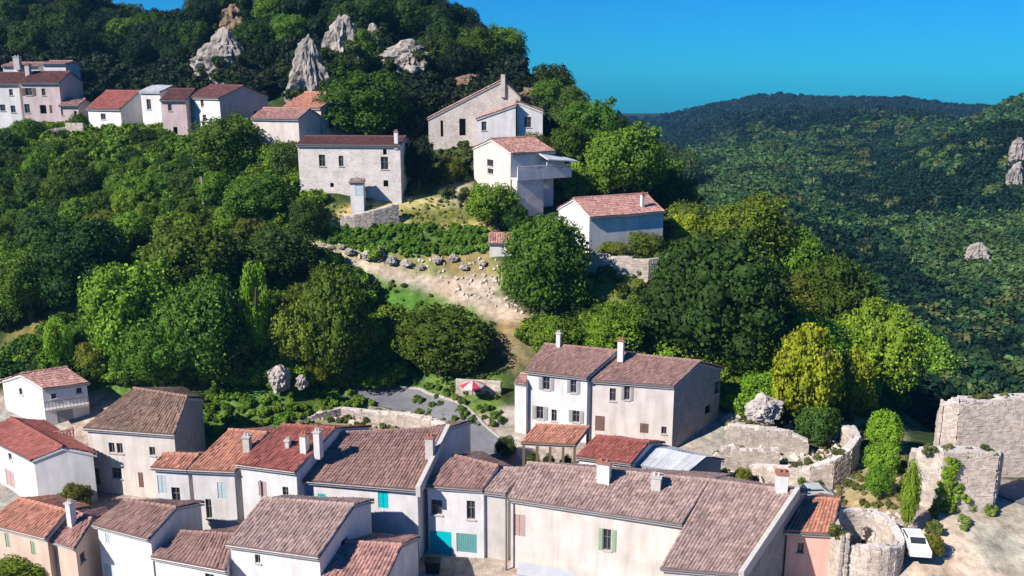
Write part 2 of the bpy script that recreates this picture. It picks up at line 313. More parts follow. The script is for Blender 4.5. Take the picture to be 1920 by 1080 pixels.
ZN = [  # (colour, y-range, polygon)
 ((.40, .34, .28), (0, 96), [(-900, 735), (380, 735), (640, 745), (700, 740), (940, 760), (1340, 760), (1560, 860), (1640, 870), (1700, 900), (3200, 900), (3200, 6000), (-2000, 6000)]),
 ((.09, .17, .035), (80, 110), [(60, 700), (380, 725), (640, 715), (700, 735), (650, 790), (560, 790), (470, 840), (360, 860), (200, 740), (60, 740)]),
 ((.26, .26, .15), (75, 110), [(560, 775), (660, 755), (760, 765), (850, 800), (840, 830), (640, 830), (560, 810)]),
 ((.10, .17, .035), (80, 112), [(745, 690), (940, 700), (940, 770), (860, 790), (740, 730)]),
 ((.46, .37, .15), (95, 130), [(600, 400), (740, 365), (930, 375), (935, 430), (760, 445), (600, 432)]),
 ((.16, .17, .04), (95, 130), [(740, 395), (900, 385), (915, 412), (780, 430)]),
 ((.08, .15, .03), (95, 130), [(595, 428), (700, 430), (930, 430), (925, 470), (780, 480), (600, 455)]),
 ((.22, .25, .09), (95, 130), [(590, 450), (700, 465), (780, 478), (840, 480), (940, 485), (940, 560), (1000, 600), (900, 580), (780, 530), (600, 478)]),
 ((.46, .39, .30), (95, 130), [(400, 428), (500, 434), (600, 460), (700, 490), (780, 512), (860, 524), (905, 505), (940, 508), (925, 545), (960, 575), (1000, 600), (950, 612), (880, 575), (780, 540), (690, 515), (610, 482), (540, 455), (420, 440)]),
 ((.24, .20, .08), (95, 130), [(780, 470), (930, 465), (930, 520), (850, 520)]),
 ((.09, .18, .025), (95, 130), [(680, 508), (780, 540), (880, 575), (930, 610), (700, 640), (660, 560)]),
 ((.24, .19, .09), (80, 120), [(930, 600), (1010, 600), (1060, 640), (960, 700), (930, 640)]),
 ((.15, .19, .04), (90, 120), [(1095, 480), (1228, 488), (1225, 610), (1080, 640)]),
 ((.24, .23, .07), (88, 130), [(0, 640), (60, 590), (200, 545), (235, 480), (330, 430), (350, 450), (260, 500), (240, 560), (120, 620), (0, 680)]),
 ((.10, .16, .035), (110, 140), [(430, 320), (560, 320), (560, 380), (640, 385), (600, 430), (440, 410)]),
 ((.38, .30, .15), (60, 100), [(1560, 780), (1640, 760), (1700, 800), (1700, 960), (1560, 960), (1600, 880)]),
 ((.50, .41, .31), (40, 90), [(1700, 985), (1920, 930), (3000, 900), (3000, 2000), (1700, 2000)]),
 ((.30, .27, .18), (100, 150), [(820, 330), (880, 330), (880, 390), (820, 385)]),
]
col = np.zeros(GX.shape+(3,)); col[:] = (.045, .07, .02)
dark = np.clip((GY-150)/20, 0, 1)[..., None]; col = col*(1-dark)+np.array((.025, .042, .02))*dark
jx = 9*vnoise(GX, GY, 1.6, 11); jy = 7*vnoise(GX, GY, 1.3, 12)
for c, (y0, y1), poly in ZN:
    msk = inpoly(PX+jx, PY+jy, poly) & (GY > y0) & (GY < y1); col[msk] = c
v = vnoise(GX, GY, 2.5, 21)[..., None]; g = vnoise(GX, GY, 5, 22)[..., None]
col = np.clip(col*(1+.5*v), 0, 1)*np.concatenate([1+.35*g, np.ones_like(g), 1-.1*g], -1)
for _ in range(1):
    col[1:-1, 1:-1] = (col[1:-1, 1:-1]*2+col[:-2, 1:-1]+col[2:, 1:-1]+col[1:-1, :-2]+col[1:-1, 2:])/6
ny, nx = GX.shape
me = bpy.data.meshes.new('ground')
co = np.stack([GX, GY, GZ], -1).reshape(-1, 3)
idx = np.arange(nx*ny).reshape(ny, nx)
q = np.stack([idx[:-1, :-1], idx[:-1, 1:], idx[1:, 1:], idx[1:, :-1]], -1).reshape(-1, 4)
def fast_mesh(me, co, q):
    me.vertices.add(len(co)); me.vertices.foreach_set('co', np.ascontiguousarray(co, dtype=np.float32).ravel())
    n = q.shape[1]; me.loops.add(q.size); me.loops.foreach_set('vertex_index', q.ravel().astype(np.int32))
    me.polygons.add(len(q)); me.polygons.foreach_set('loop_start', (np.arange(len(q))*n).astype(np.int32))
    me.polygons.foreach_set('loop_total', np.full(len(q), n, np.int32)); me.update(calc_edges=True)
fast_mesh(me, co, q)
ca = me.color_attributes.new('gcol', 'FLOAT_COLOR', 'POINT')
ca.data.foreach_set('color', np.concatenate([col.reshape(-1, 3), np.ones((nx*ny, 1))], 1).astype(np.float32).ravel())
me.polygons.foreach_set('use_smooth', np.ones(len(q), bool)); me.materials.append(GROUND)
go = bpy.data.objects.new('ground', me); COL.objects.link(go); go['kind'] = 'structure'

# ------------------------------------------------------------------ haze
hz = MB(); hz.hexa([(-1500, -60, -160), (1500, -60, -160), (1500, 1300, -160), (-1500, 1300, -160)], [(-1500, -60, 125), (1500, -60, 125), (1500, 1300, 125), (-1500, 1300, 125)])
hm = bpy.data.materials.new('haze'); hm.use_nodes = True; N, L = nodes(hm); N.remove(N['Principled BSDF'])
pv = N.new('ShaderNodeVolumePrincipled'); pv.inputs['Density'].default_value = .00016; pv.inputs['Color'].default_value = (.2, .6, 1, 1); pv.inputs['Anisotropy'].default_value = .2
L.new(pv.outputs[0], N['Material Output'].inputs['Volume'])
HZ = hz.build('haze', hm); HZ['kind'] = 'stuff'
# ------------------------------------------------------------------ houses
UP = Vector((0, 0, 1))
def tile_slope(mb, a, b, c, d, tw=.26, tl=.42, amp=.07):
    """corrugated canal tiles on the quad a-b (eave) c-d (ridge, c above b)"""
    a, b, c, d = map(Vector, (a, b, c, d))
    n = (b-a).cross(d-a).normalized()
    nu = max(2, round(((b-a).length+(c-d).length)/2/tw)); nv = max(2, round(((d-a).length+(c-b).length)/2/tl))
    prof = (0, .75, 1, .75); S = 4
    us = np.arange(nu*S+1)/(nu*S)
    hp = np.array([prof[i % S] for i in range(nu*S+1)])*amp
    A, B, C_, D = map(np.array, (a, b, c, d)); Nn = np.array(n)
    base = len(mb.v); W = nu*S+1
    jit = rng.uniform(-.018, .018, (nv, nu+1))
    sag = .07*min(1, (b-a).length/8)
    for j in range(nv):
        for e in (0, 1):
            t = (j+e)/nv; off = (.055 if e == 0 else .012)
            P = (A[None]*(1-us[:, None])+B[None]*us[:, None])*(1-t)+(D[None]*(1-us[:, None])+C_[None]*us[:, None])*t
            J = np.repeat(jit[j], S)[:W]
            sg = -sag*math.sin(math.pi*t)*np.sin(np.pi*us)+.03*np.sin(us*9+t*4)
            P = P+Nn[None]*(hp+off+J+sg)[:, None]
            mb.v.extend(map(tuple, P))
        tones = np.clip(rng.normal(.5, .27, nu+1), 0, 1)
        r0 = base+(2*j)*W
        for i in range(nu*S):
            mb.f.append((r0+i, r0+i+1, r0+W+i+1, r0+W+i)); mb.m.append(0); mb.t.append(float(tones[i//S]))
            if j < nv-1: mb.f.append((r0+W+i, r0+W+i+1, r0+2*W+i+1, r0+2*W+i)); mb.m.append(0); mb.t.append(.3)
    # close the eave edge
    for i in range(nu*S):
        p, p2 = Vector(mb.v[base+i]), Vector(mb.v[base+i+1]); mb.face([p-n*.22, p2-n*.22, p2, p], 0, .35)
def planeuv(px, py, o, ux, n):
    d = ray(px, py); t = (o-EYE).dot(n)/d.dot(n); p = EYE+d*t; return (p-o).dot(ux), p.z
def opening(H, par, o, ux, n, rect, spec, wallbase):
    """window / door / shutters set into the wall plane; rect = u0,u1,z0,z1"""
    u0, u1, z0, z1 = rect; kind, *arg = spec.split(':'); cm = M[arg[0]] if arg else M['frame']
    P = lambda u, z, dep=0: o+ux*u+Vector((0, 0, z-o.z))-n*dep
    def bx(mb, ua, ub, za, zb, d0, d1, mi=0):
        mb.hexa([P(ua, za, d0), P(ub, za, d0), P(ub, za, d1), P(ua, za, d1)], [P(ua, zb, d0), P(ub, zb, d0), P(ub, zb, d1), P(ua, zb, d1)], mi)
    mb = MB(); wd = u1-u0; ht = z1-z0
    if kind in ('win', 'open', 'sill'):
        fr = min(.07, wd*.12)
        bx(mb, u0, u0+fr, z0, z1, .10, .17); bx(mb, u1-fr, u1, z0, z1, .10, .17); bx(mb, u0+fr, u1-fr, z0, z0+fr, .10, .17); bx(mb, u0+fr, u1-fr, z1-fr, z1, .10, .17)
        bx(mb, (u0+u1)/2-.025, (u0+u1)/2+.025, z0+fr, z1-fr, .11, .16)
        if ht > 1: bx(mb, u0+fr, (u0+u1)/2-.025, z0+ht*.6, z0+ht*.6+.04, .11, .16); bx(mb, (u0+u1)/2+.025, u1-fr, z0+ht*.6, z0+ht*.6+.04, .11, .16)
        w_ = mb.build('window', M['frame'], par)
        g = MB(); bx(g, u0+.01, u1-.01, z0+.01, z1-.01, .175, .19); g.build('pane', M['glass'], w_)
        s = MB(); bx(s, u0-.08, u1+.08, z0-.09, z0-.003, -.09, .08); s.build('sill', M['cap'], w_)
    if kind == 'open':
        for a, b in ((u0-wd*.5-.06, u0-.05), (u1+.05, u1+wd*.5+.06)):
            s = MB(); bx(s, a, b, z0-.02, z1+.02, -.05, -.01)
            k = z0+.06
            while k < z1-.08: bx(s, a+.05, b-.05, k, k+.05, -.065, -.052); k += .11
            s.build('shutter', cm, par)
    if kind in ('shut', 'door'):
        s = MB(); n_ = 2 if kind == 'shut' or wd > 1.2 else 1
        for i in range(n_):
            a = u0+wd*i/n_+.015; b = u0+wd*(i+1)/n_-.015; bx(s, a, b, z0+.01, z1-.01, .04, .09)
            k = z0+.08
            while k < z1-.14 and kind == 'shut': bx(s, a+.05, b-.05, k, k+.05, .02, .038); k += .12
            if kind == 'door': bx(s, a+.1, b-.1, z0+.15, z0+ht*.45, .02, .038); bx(s, a+.1, b-.1, z0+ht*.52, z1-.15, .02, .038)
        s.build('shutter' if kind == 'shut' else 'door', cm, par)
    if kind == 'garage':
        s = MB(); k = u0+.02
        while k < u1-.1: bx(s, k, min(k+.17, u1-.02), z0+.02, z1-.02, .05, .1); k += .19
        bx(s, u0, u1, z0, z1, .105, .13); s.build('garage_door', cm, par)
    if kind == 'hole':
        s = MB(); bx(s, u0-.05, u1+.05, z0-.05, z1+.05, .62, .68)
        s.face([P(u0, z0, .18), P(u0, z0, .62), P(u0, z1, .62), P(u0, z1, .18)]); s.face([P(u1, z0, .62), P(u1, z0, .18), P(u1, z1, .18), P(u1, z1, .62)])
        s.face([P(u0, z1, .18), P(u0, z1, .62), P(u1, z1, .62), P(u1, z1, .18)]); s.face([P(u0, z0, .62), P(u0, z0, .18), P(u1, z0, .18), P(u1, z0, .62)])
        s.build('opening', M['hole'], par)
def core(name, label, Q, zf, zb, f, zr, wall, roof, wins=(), ov=.28, ovs=.12, tw=.26, chim=(), mats2=None, cat='house', group=None, base=None, parapet=(), ridge=True, extra=None, posts=None):
    """Q: eave plan corners, CCW from above; the ridge runs parallel to Q0-Q1 at fraction f of the depth"""
    Q = [Vector((p[0], p[1], 0)) for p in Q]
    cx = sum((p.x for p in Q))/4; cy = sum((p.y for p in Q))/4
    gz = [tz(p.x, p.y) for p in Q]; zbot = (min(gz)-.8) if base is None else base
    H = root(name, (cx, cy, tz(cx, cy)), label, cat, group)
    lerp = lambda a, b, t: a*(1-t)+b*t
    L01 = (Q[1]-Q[0]).length; D03 = (Q[3]-Q[0]).length
    # wall plan corners (inset by the overhang)
    def ins(u, v): return lerp(lerp(Q[0], Q[1], u), lerp(Q[3], Q[2], u), v)
    eu, ev = ovs/L01, ov/D03
    W = [ins(eu, ev), ins(1-eu, ev), ins(1-eu, 1-ev), ins(eu, 1-ev)]
    zfw = zf+(zr-zf)*(ev/f if f > 0 else 0)-.06; zbw = zb+(zr-zb)*(ev/(1-f) if f < 1 else 0)-.06
    ra, rb = ins(eu, f), ins(1-eu, f)
    mb = MB()
    if posts is None:
      for i in range(4):
        a, b = W[i], W[(i+1) % 4]; ux = (b-a); L = ux.length; ux = ux/L; n = Vector((ux.y, -ux.x, 0))
        zt = {0: (zfw, zfw), 1: (zfw, zbw), 2: (zbw, zbw), 3: (zbw, zfw)}[i]; top = min(zt)
        o = Vector((a.x, a.y, zbot)); rects = []
        for wdw in wins:
            side, x0, y0, x1, y1, sp = wdw
            if side != i: continue
            xm, ym = (x0+x1)/2, (y0+y1)/2
            uA = planeuv(x0, ym, o, ux, n)[0]; uB = planeuv(x1, ym, o, ux, n)[0]; zA = planeuv(xm, y1, o, ux, n)[1]; zB = planeuv(xm, y0, o, ux, n)[1]
            if uA > uB: uA, uB = uB, uA
            uA = max(uA, .08); uB = min(uB, L-.08); zB = min(zB, top-.06); zA = max(zA, zbot+.1)
            if uB-uA < .15 or zB-zA < .15: continue
            rects.append((uA, uB, zA, zB)); opening(H, H, o, ux, n, (uA, uB, zA, zB), sp, zbot)
        us = sorted({0, L, *[r[0] for r in rects], *[r[1] for r in rects]}); vs = sorted({zbot, top, *[r[2] for r in rects], *[r[3] for r in rects]})
        P = lambda u, z, dep=0: Vector((a.x, a.y, 0))+ux*u+Vector((0, 0, z))-n*dep
        mi = 0 if not mats2 or i not in mats2 else 1
        for j in range(len(us)-1):
            for k in range(len(vs)-1):
                um, vm = (us[j]+us[j+1])/2, (vs[k]+vs[k+1])/2
                if any(r[0] < um < r[1] and r[2] < vm < r[3] for r in rects): continue
                mb.face([P(us[j], vs[k]), P(us[j+1], vs[k]), P(us[j+1], vs[k+1]), P(us[j], vs[k+1])], mi)
        for r in rects:
            u0, u1, z0, z1 = r; dd = .2
            mb.face([P(u0, z0), P(u0, z0, dd), P(u0, z1, dd), P(u0, z1)], mi); mb.face([P(u1, z0, dd), P(u1, z0), P(u1, z1), P(u1, z1, dd)], mi)
            mb.face([P(u0, z1), P(u0, z1, dd), P(u1, z1, dd), P(u1, z1)], mi); mb.face([P(u0, z0, dd), P(u0, z0), P(u1, z0), P(u1, z0, dd)], mi)
        if i == 1: mb.face([P(0, top), P(L, top)]+([P(L, zbw)] if zbw > top+.01 else [])+([Vector((rb.x, rb.y, zr-.06))] if 0 < f < 1 else [])+([P(0, zfw)] if zfw > top+.01 else []), mi)
        if i == 3: mb.face([P(0, top), P(L, top)]+([P(L, zfw)] if zfw > top+.01 else [])+([Vector((ra.x, ra.y, zr-.06))] if 0 < f < 1 else [])+([P(0, zbw)] if zbw > top+.01 else []), mi)
      mb.build('wall', [M[wall], M[mats2[min(mats2)]] if mats2 else M[wall]], H)
    else:
        for i, (u, v_) in enumerate(posts):
            p = ins(u, v_); zt = zf+(zr-zf)*(v_/f if f else 0)-.1
            s = MB(); s.box((p.x, p.y, (zbot+zt)/2), (.11, 0, 0), (0, .11, 0), (0, 0, (zt-zbot)/2)); s.build('post', M['wood'], H)
    # roof
    E0, E1 = Vector((Q[0].x, Q[0].y, zf)), Vector((Q[1].x, Q[1].y, zf)); E2, E3 = Vector((Q[2].x, Q[2].y, zb)), Vector((Q[3].x, Q[3].y, zb))
    R0 = lerp(Q[0], Q[3], f); R1 = lerp(Q[1], Q[2], f); R0.z = R1.z = zr
    deck = MB(); dz = Vector((0, 0, .11))
    dl = Vector((0, 0, .2)); E0, E1, E2, E3, R0, R1 = [p_-dl for p_ in (E0, E1, E2, E3, R0, R1)]
    if f > 0: deck.hexa([E0-dz, E1-dz, R1-dz, R0-dz], [E0, E1, R1, R0])
    if f < 1: deck.hexa([R0-dz, R1-dz, E2-dz, E3-dz], [R0, R1, E2, E3])
    R = deck.build('roof', M['cap'], H); E0, E1, E2, E3, R0, R1 = [p_+dl for p_ in (E0, E1, E2, E3, R0, R1)]
    t = MB()
    if roof == 'sheet':
        if f > 0: tile_slope(t, E0, E1, R1, R0, .3, 2.2, .03)
        if f < 1: tile_slope(t, E2, E3, R0, R1, .3, 2.2, .03)
    else:
        if f > 0: tile_slope(t, E0, E1, R1, R0, tw)
        if f < 1: tile_slope(t, E2, E3, R0, R1, tw)
        if ridge and f < 1:
            nn = max(2, int((R1-R0).length/.45)); dx = (R1-R0)/nn
            for k in range(nn): t.tube(R0+dx*k+Vector((0, 0, .03)), R0+dx*(k+1.08)+Vector((0, 0, .06)), .13, .15, 7)
    tag(t.build('roof_tiles' if roof != 'sheet' else 'roof_sheet', M[roof], R), kind='stuff' if roof != 'sheet' else None)
    # gutter
    if roof != 'sheet' and f > 0:
        g_ = MB(); d = (E0-ins(.5, 1)).normalized(); off = Vector((0, 0, -.10)); nrm = (ins(.5, 0)-ins(.5, .5)).normalized()*.07
        g_.tube(E0+off+nrm, E1+off+nrm, .065, n=6); g_.build('gutter', M['zinc'], H)
    for pr in parapet:     # raised verge wall along an end: 0 = at Q0, 1 = at Q1
        s = MB(); A, B, Dv = (E0, R0, (E0-E1).normalized()*.3) if pr == 0 else (E1, R1, (E1-E0).normalized()*.3)
        inw = -Dv*.2; h = Vector((0, 0, .38)); dn = Vector((0, 0, -.5)); sl = (A-B).normalized()*.15
        A = A+sl; lo = [A+inw+dn, A+Dv+dn, B+Dv+dn, B+inw+dn]
        s.hexa(lo if pr == 1 else [lo[1], lo[0], lo[3], lo[2]], [p-dn+h for p in (lo if pr == 1 else [lo[1], lo[0], lo[3], lo[2]])])
        s.build('verge_wall', M['cap'], R)
    n1 = (E1-E0).cross(R0-E0).normalized()
    for ch in chim:
        x0, y0, x1, y1, *cm = ch
        d = ray((x0+x1)/2, y1); k = (E0-EYE).dot(n1)/d.dot(n1); p = EYE+d*k
        if f > 0:
            v_ = (p-E0).dot((R0-E0).normalized())/(R0-E0).length
        sc = (p-EYE).length/F*.97; wd = (x1-x0)*sc/2; hh = (y1-y0)*sc*1.05; dd = min(wd*1.2, .45)
        ux = (E1-E0).normalized(); uy = Vector((-ux.y, ux.x, 0))
        s = MB(); s.box(p+uy*dd+Vector((0, 0, hh/2-.3)), ux*wd, uy*dd, (0, 0, hh/2+.3))
        c_ = s.build('chimney', M[cm[0] if cm else 'cap'], R)
        s2 = MB(); s2.box(p+uy*dd+Vector((0, 0, hh+.05)), ux*(wd+.08), uy*(dd+.08), (0, 0, .045))
        s2.tube(p+uy*dd+ux*wd*.45+Vector((0, 0, hh+.09)), p+uy*dd+ux*wd*.45+Vector((0, 0, hh+.34)), min(.12, wd*.4), min(.1, wd*.3)); s2.tube(p+uy*dd-ux*wd*.45+Vector((0, 0, hh+.09)), p+uy*dd-ux*wd*.45+Vector((0, 0, hh+.34)), min(.12, wd*.4), min(.1, wd*.3))
        s2.build('chimney_cap', M[random.choice(['pot', 'cap', 'cap'])], R)
    H['_w'] = 0; del H['_w']
    return H, dict(W=W, E=(E0, E1, E2, E3), R=(R0, R1), zbot=zbot, zf=zf)
def house(name, label, e0, e1, r0, r1, ze, wall, roof, pitch=.34, back=1., **k):
    """front eave and ridge given by where they are seen; ze = eave height"""
    E0, E1 = onz(*e0, ze), onz(*e1, ze); rise = 1.2
    for _ in range(30):
        R0, R1 = onz(*r0, ze+rise), onz(*r1, ze+rise)
        run = (((R0-E0).to_2d().length)+((R1-E1).to_2d().length))/2
        rise = .5*rise+.5*run*pitch
    Q3 = E0+(R0-E0)*(1+back); Q2 = E1+(R1-E1)*(1+back)
    f = 1/(1+back)
    return core(name, label, [E0, E1, Q2, Q3], ze, ze+rise*(1-back), f, ze+rise, wall, roof, **k)
def house_d(name, label, e0, Y0, e1, Y1, D, rise, wall, roof, f=.5, **k):
    """front eave given at known distances, depth D at right angles to it"""
    E0, E1 = at(*e0, Y0), at(*e1, Y1); z = (E0.z+E1.z)/2
    u = Vector((E1.x-E0.x, E1.y-E0.y, 0)).normalized(); n = Vector((-u.y, u.x, 0))
    zb = z if f < 1 else z+rise
    return core(name, label, [E0, E1, E1+n*D, E0+n*D], z, zb, f, z+rise, wall, roof, **k)
def gable_front(name, label, x0, x1, Y, D, yl, yr, xa, ya, wall, roof, rot=0, **k):
    """gable end towards the viewer: left/right eaves at yl/yr, apex at xa, ya"""
    A = at(x0, yl, Y); B = at(x1, yr, Y-(0 if not rot else rot)); ap = at(xa, ya, Y)
    u = Vector((B.x-A.x, B.y-A.y, 0)); W = u.length; u /= W; n = Vector((-u.y, u.x, 0)); f = (xa-x0)/(x1-x0)
    return core(name, label, [A+n*D, A, B, B+n*D], A.z, B.z, f, ap.z, wall, roof, **k)
def pipe(H, x, y0, y1, Y, m='zinc'):
    a, b = at(x, y0, Y), at(x, y1, Y); s = MB(); s.tube(a, Vector((a.x, a.y, b.z)), .07, n=8); s.build('downpipe', M[m], H)

G1 = 'stone houses of the lower village'
# ---- lower village, back row (left)
H, INF = house('village_house', 'white gabled house with pink roof and blue shaded side, topmost at far left', (80, 729), (168, 717), (36, 702), (126, 689), 18.5, 'white', 'tilepink', chim=(),
      wins=[(0, 107, 762, 137, 792, 'shut:grey'), (0, 96, 738, 105, 748, 'win'), (0, 143, 727, 153, 737, 'win'), (3, 36, 728, 42, 740, 'win')], group=G1)
A_, B_ = INF['W'][0], INF['W'][1]; u_ = (B_-A_).normalized(); nn_ = Vector((u_.y, -u_.x, 0)); zf_ = INF['zf']; Lw = (B_-A_).length
s = MB(); s.box(A_+u_*Lw/2+nn_*.45+UP*(zf_-2.25), u_*Lw/2, nn_*.44, UP*.09); bb = s.build('balcony', M['cap'], H)
s = MB(); s.box(A_+u_*Lw/2+nn_*.86+UP*(zf_-1.3), u_*Lw/2, nn_*.02, UP*.03)
for k in range(13): s.box(A_+u_*(.1+k*(Lw-.2)/12)+nn_*.86+UP*(zf_-1.74), u_*.02, nn_*.02, UP*.41)
s.build('railing', M['zinc'], bb)
house('village_house', 'white house with red tiled roof right below the topmost white gable', (-40, 812), (58, 862), (20, 783), (118, 838), 17.4, 'white', 'tilered', group=G1,
      wins=[(0, 12, 883, 27, 912, 'shut:pinkwood'), (0, 16, 850, 22, 862, 'win')])
house('lean_to', 'small lean-to with pink tiles and white end wall under the shaded blue house side', (98, 838), (142, 838), (92, 814), (138, 806), 16.9, 'white', 'tilepink', cat='lean-to', ov=.1)
house('garden_shed', 'tiny shed with a pale pink tiled roof beside the red-roofed house at left', (80, 868), (108, 878), (104, 857), (134, 868), 16.2, 'cream', 'tilepink', ov=.1, cat='shed',
      wins=[(1, 112, 885, 124, 905, 'win')])
house('stone_house', 'square stone house with weathered brown tiled roof, paired windows and an arched window', (155, 802), (327, 815), (250, 728), (352, 744), 19.2, 'cream', 'tileold', group=G1, mats2={1: 'shadestone'},  # right side set in darker stone, its shade put into the colour
      wins=[(0, 204, 830, 215, 849, 'win'), (0, 219, 831, 230, 850, 'win'), (0, 280, 838, 291, 854, 'win'), (0, 175, 878, 187, 909, 'door:brown'), (0, 209, 877, 228, 897, 'win'), (0, 260, 886, 269, 914, 'door:brown')])
# ---- row with the orange and red roofs
house('village_house', 'low pale house with a short orange tiled roof, left end of the terrace row', (282, 876), (350, 880), (304, 851), (372, 853), 18.7, 'white2', 'tileorange', group=G1,
      wins=[(0, 322, 914, 338, 944, 'win'), (0, 296, 892, 312, 925, 'shut:palecyan')])
H, _ = house('village_house', 'pale terrace house with the tall orange roof and a cream chimney', (352, 880), (440, 884), (428, 806), (500, 812), 18.7, 'white2', 'tileorange', group=G1, chim=[(456, 822, 468, 850)],
      wins=[(0, 386, 936, 397, 972, 'win'), (0, 408, 905, 424, 935, 'shut:palecyan')])
H, _ = house('village_house', 'white terrace house with bright red roof and a twin white chimney', (443, 870), (553, 884), (526, 797), (628, 803), 19.3, 'white', 'tilered', group=G1, chim=[(562, 818, 574, 850, 'white'), (588, 812, 600, 848, 'white'), (534, 828, 542, 840)], parapet=(),
      wins=[(0, 485, 903, 500, 930, 'shut:pinkwood'), (0, 530, 913, 541, 936, 'win')])
pipe(H, 440, 880, 990, 67.3)
H, _ = house('village_house', 'long white house with dark red roof, teal shutters and raised white verge wall', (556, 900), (782, 918), (634, 812), (838, 803), 18.1, 'white', 'tile', group=G1, parapet=(1,), chim=[(797, 822, 812, 852)],
      wins=[(0, 596, 926, 611, 942, 'shut:teal'), (0, 709, 914, 728, 953, 'shut:teal')])
H, _ = house('village_house', 'white house with teal garage door and two plain windows', (797, 910), (905, 918), (849, 854), (934, 874), 17.9, 'white', 'tile', group=G1, ovs=.02,
      wins=[(0, 808, 937, 829, 965, 'win'), (0, 875, 939, 891, 974, 'win'), (0, 799, 996, 847, 1043, 'garage:teal'), (0, 856, 1001, 894, 1036, 'garage:palegreen')])
H, _ = house('village_house', 'narrow windowless grey-cream house with grey tiles and a dark downpipe', (907, 921), (948, 926), (940, 878), (985, 880), 17.7, 'greycream', 'tilegrey', group=G1, ovs=.02)
pipe(H, 949, 935, 1120, 65.6)
H, LH = house('long_house', 'long cream house with weathered pinkish tiles and one green shuttered window', (952, 934), (1279, 983), (988, 868), (1330, 901), 17.7, 'cream', 'tilegrey', group=G1,
      chim=[(1118, 870, 1142, 905, 'white'), (1220, 897, 1238, 915)],
      wins=[(0, 963, 965, 985, 1005, 'shut:pinkwood'), (0, 1131, 992, 1146, 1032, 'open:sage')])
a, b = at(974, 1052, 64.2), at(1078, 1070, 63.2)
s = MB(); n_ = Vector((-.2, -1, -.25)).normalized()
s.hexa([a+Vector((0, 0, -.1)), a+n_*1.3+Vector((0, 0, -.1)), b+n_*1.3+Vector((0, 0, -.1)), b+Vector((0, 0, -.1))][::-1], [a, a+n_*1.3, b+n_*1.3, b][::-1]); s.build('door_canopy', M['sheet'], H)
pn = (LH['E'][1]-LH['E'][0]).cross(LH['R'][0]-LH['E'][0]).normalized()
def onplane(px, py, dn=.0):
    d = ray(px, py); return EYE+d*((LH['E'][0]-EYE).dot(pn)/d.dot(pn))+Vector((0, 0, dn))
bE0, bE1 = onplane(1238, 1064), onplane(1388, 1077); ze = (bE0.z+bE1.z)/2; bE0, bE1 = onz(1238, 1064, ze), onz(1388, 1077, ze)
zr = LH['R'][0].z-.02; bR0, bR1 = onz(1331, 901, zr), onz(1492, 922, zr); fb = .74
core('barn', 'barn wing with a wide weathered tile roof and shaded right gable', [bE0, bE1, bE1+(bR1-bE1)/fb, bE0+(bR0-bE0)/fb], ze, zr-(zr-ze)*(1-fb)/fb, fb, zr, 'cream', 'tilegrey', cat='barn', parapet=(1,), chim=[(1455, 892, 1475, 932, 'white')], mats2={1: 'shadestone'})  # right gable stone darkened to carry its shade
# ---- front row, cut by the bottom of the picture
house('village_house', 'cream and peach house with patchy orange-red roof, bottom-left behind the bush', (-30, 980), (85, 1008), (34, 934), (126, 958), 16.5, 'peach', 'tileorange', group=G1, chim=[(124, 948, 134, 975, 'white')],
      wins=[(0, 10, 1000, 18, 1026, 'shut:sage'), (0, 58, 1015, 66, 1040, 'shut:sage')])
house('village_house', 'peach house with small faded brown roof between the orange roof and the white house', (90, 1011), (139, 1028), (142, 960), (173, 974), 16.0, 'peach', 'tilepink', group=G1,
      wins=[(0, 98, 1030, 106, 1055, 'shut:sage'), (1, 150, 1035, 160, 1055, 'win')])
house('village_house', 'tall white house with faded red roof and blue shaded gable near the bottom left', (173, 983), (278, 1010), (232, 938), (331, 952), 17.0, 'white', 'tile', group=G1,
      wins=[(0, 196, 1058, 214, 1090, 'shut:palecyan'), (0, 198, 1000, 206, 1018, 'shut:palecyan')])
house('village_house', 'low white house with a plain brownish roof between two taller white houses', (282, 1043), (423, 1069), (338, 997), (440, 1003), 15.5, 'white', 'tile', group=G1, ovs=.02, wins=[(0, 385, 1076, 402, 1095, 'win')])
house('village_house', 'white house with broad grey-red roof in the middle of the bottom edge', (424, 1020), (597, 1044), (490, 935), (664, 947), 17.0, 'white', 'tilegrey', back=.6, group=G1,
      wins=[(0, 478, 1040, 488, 1056, 'win'), (1, 640, 1010, 652, 1030, 'win')])
house('village_house', 'low house with pale mottled pink tiles, lowest roof at the bottom edge', (592, 1095), (716, 1104), (647, 1016), (753, 1022), 15.0, 'white', 'tilepink', group=G1)
# ---- right: pink house
house('pink_house', 'narrow salmon pink house with an orange roof and one small white-framed window', (1473, 996), (1562, 1001), (1508, 933), (1574, 938), 16.5, 'pink', 'tileorange', group=G1, ovs=.04,
      wins=[(0, 1495, 1018, 1507, 1037, 'win')])
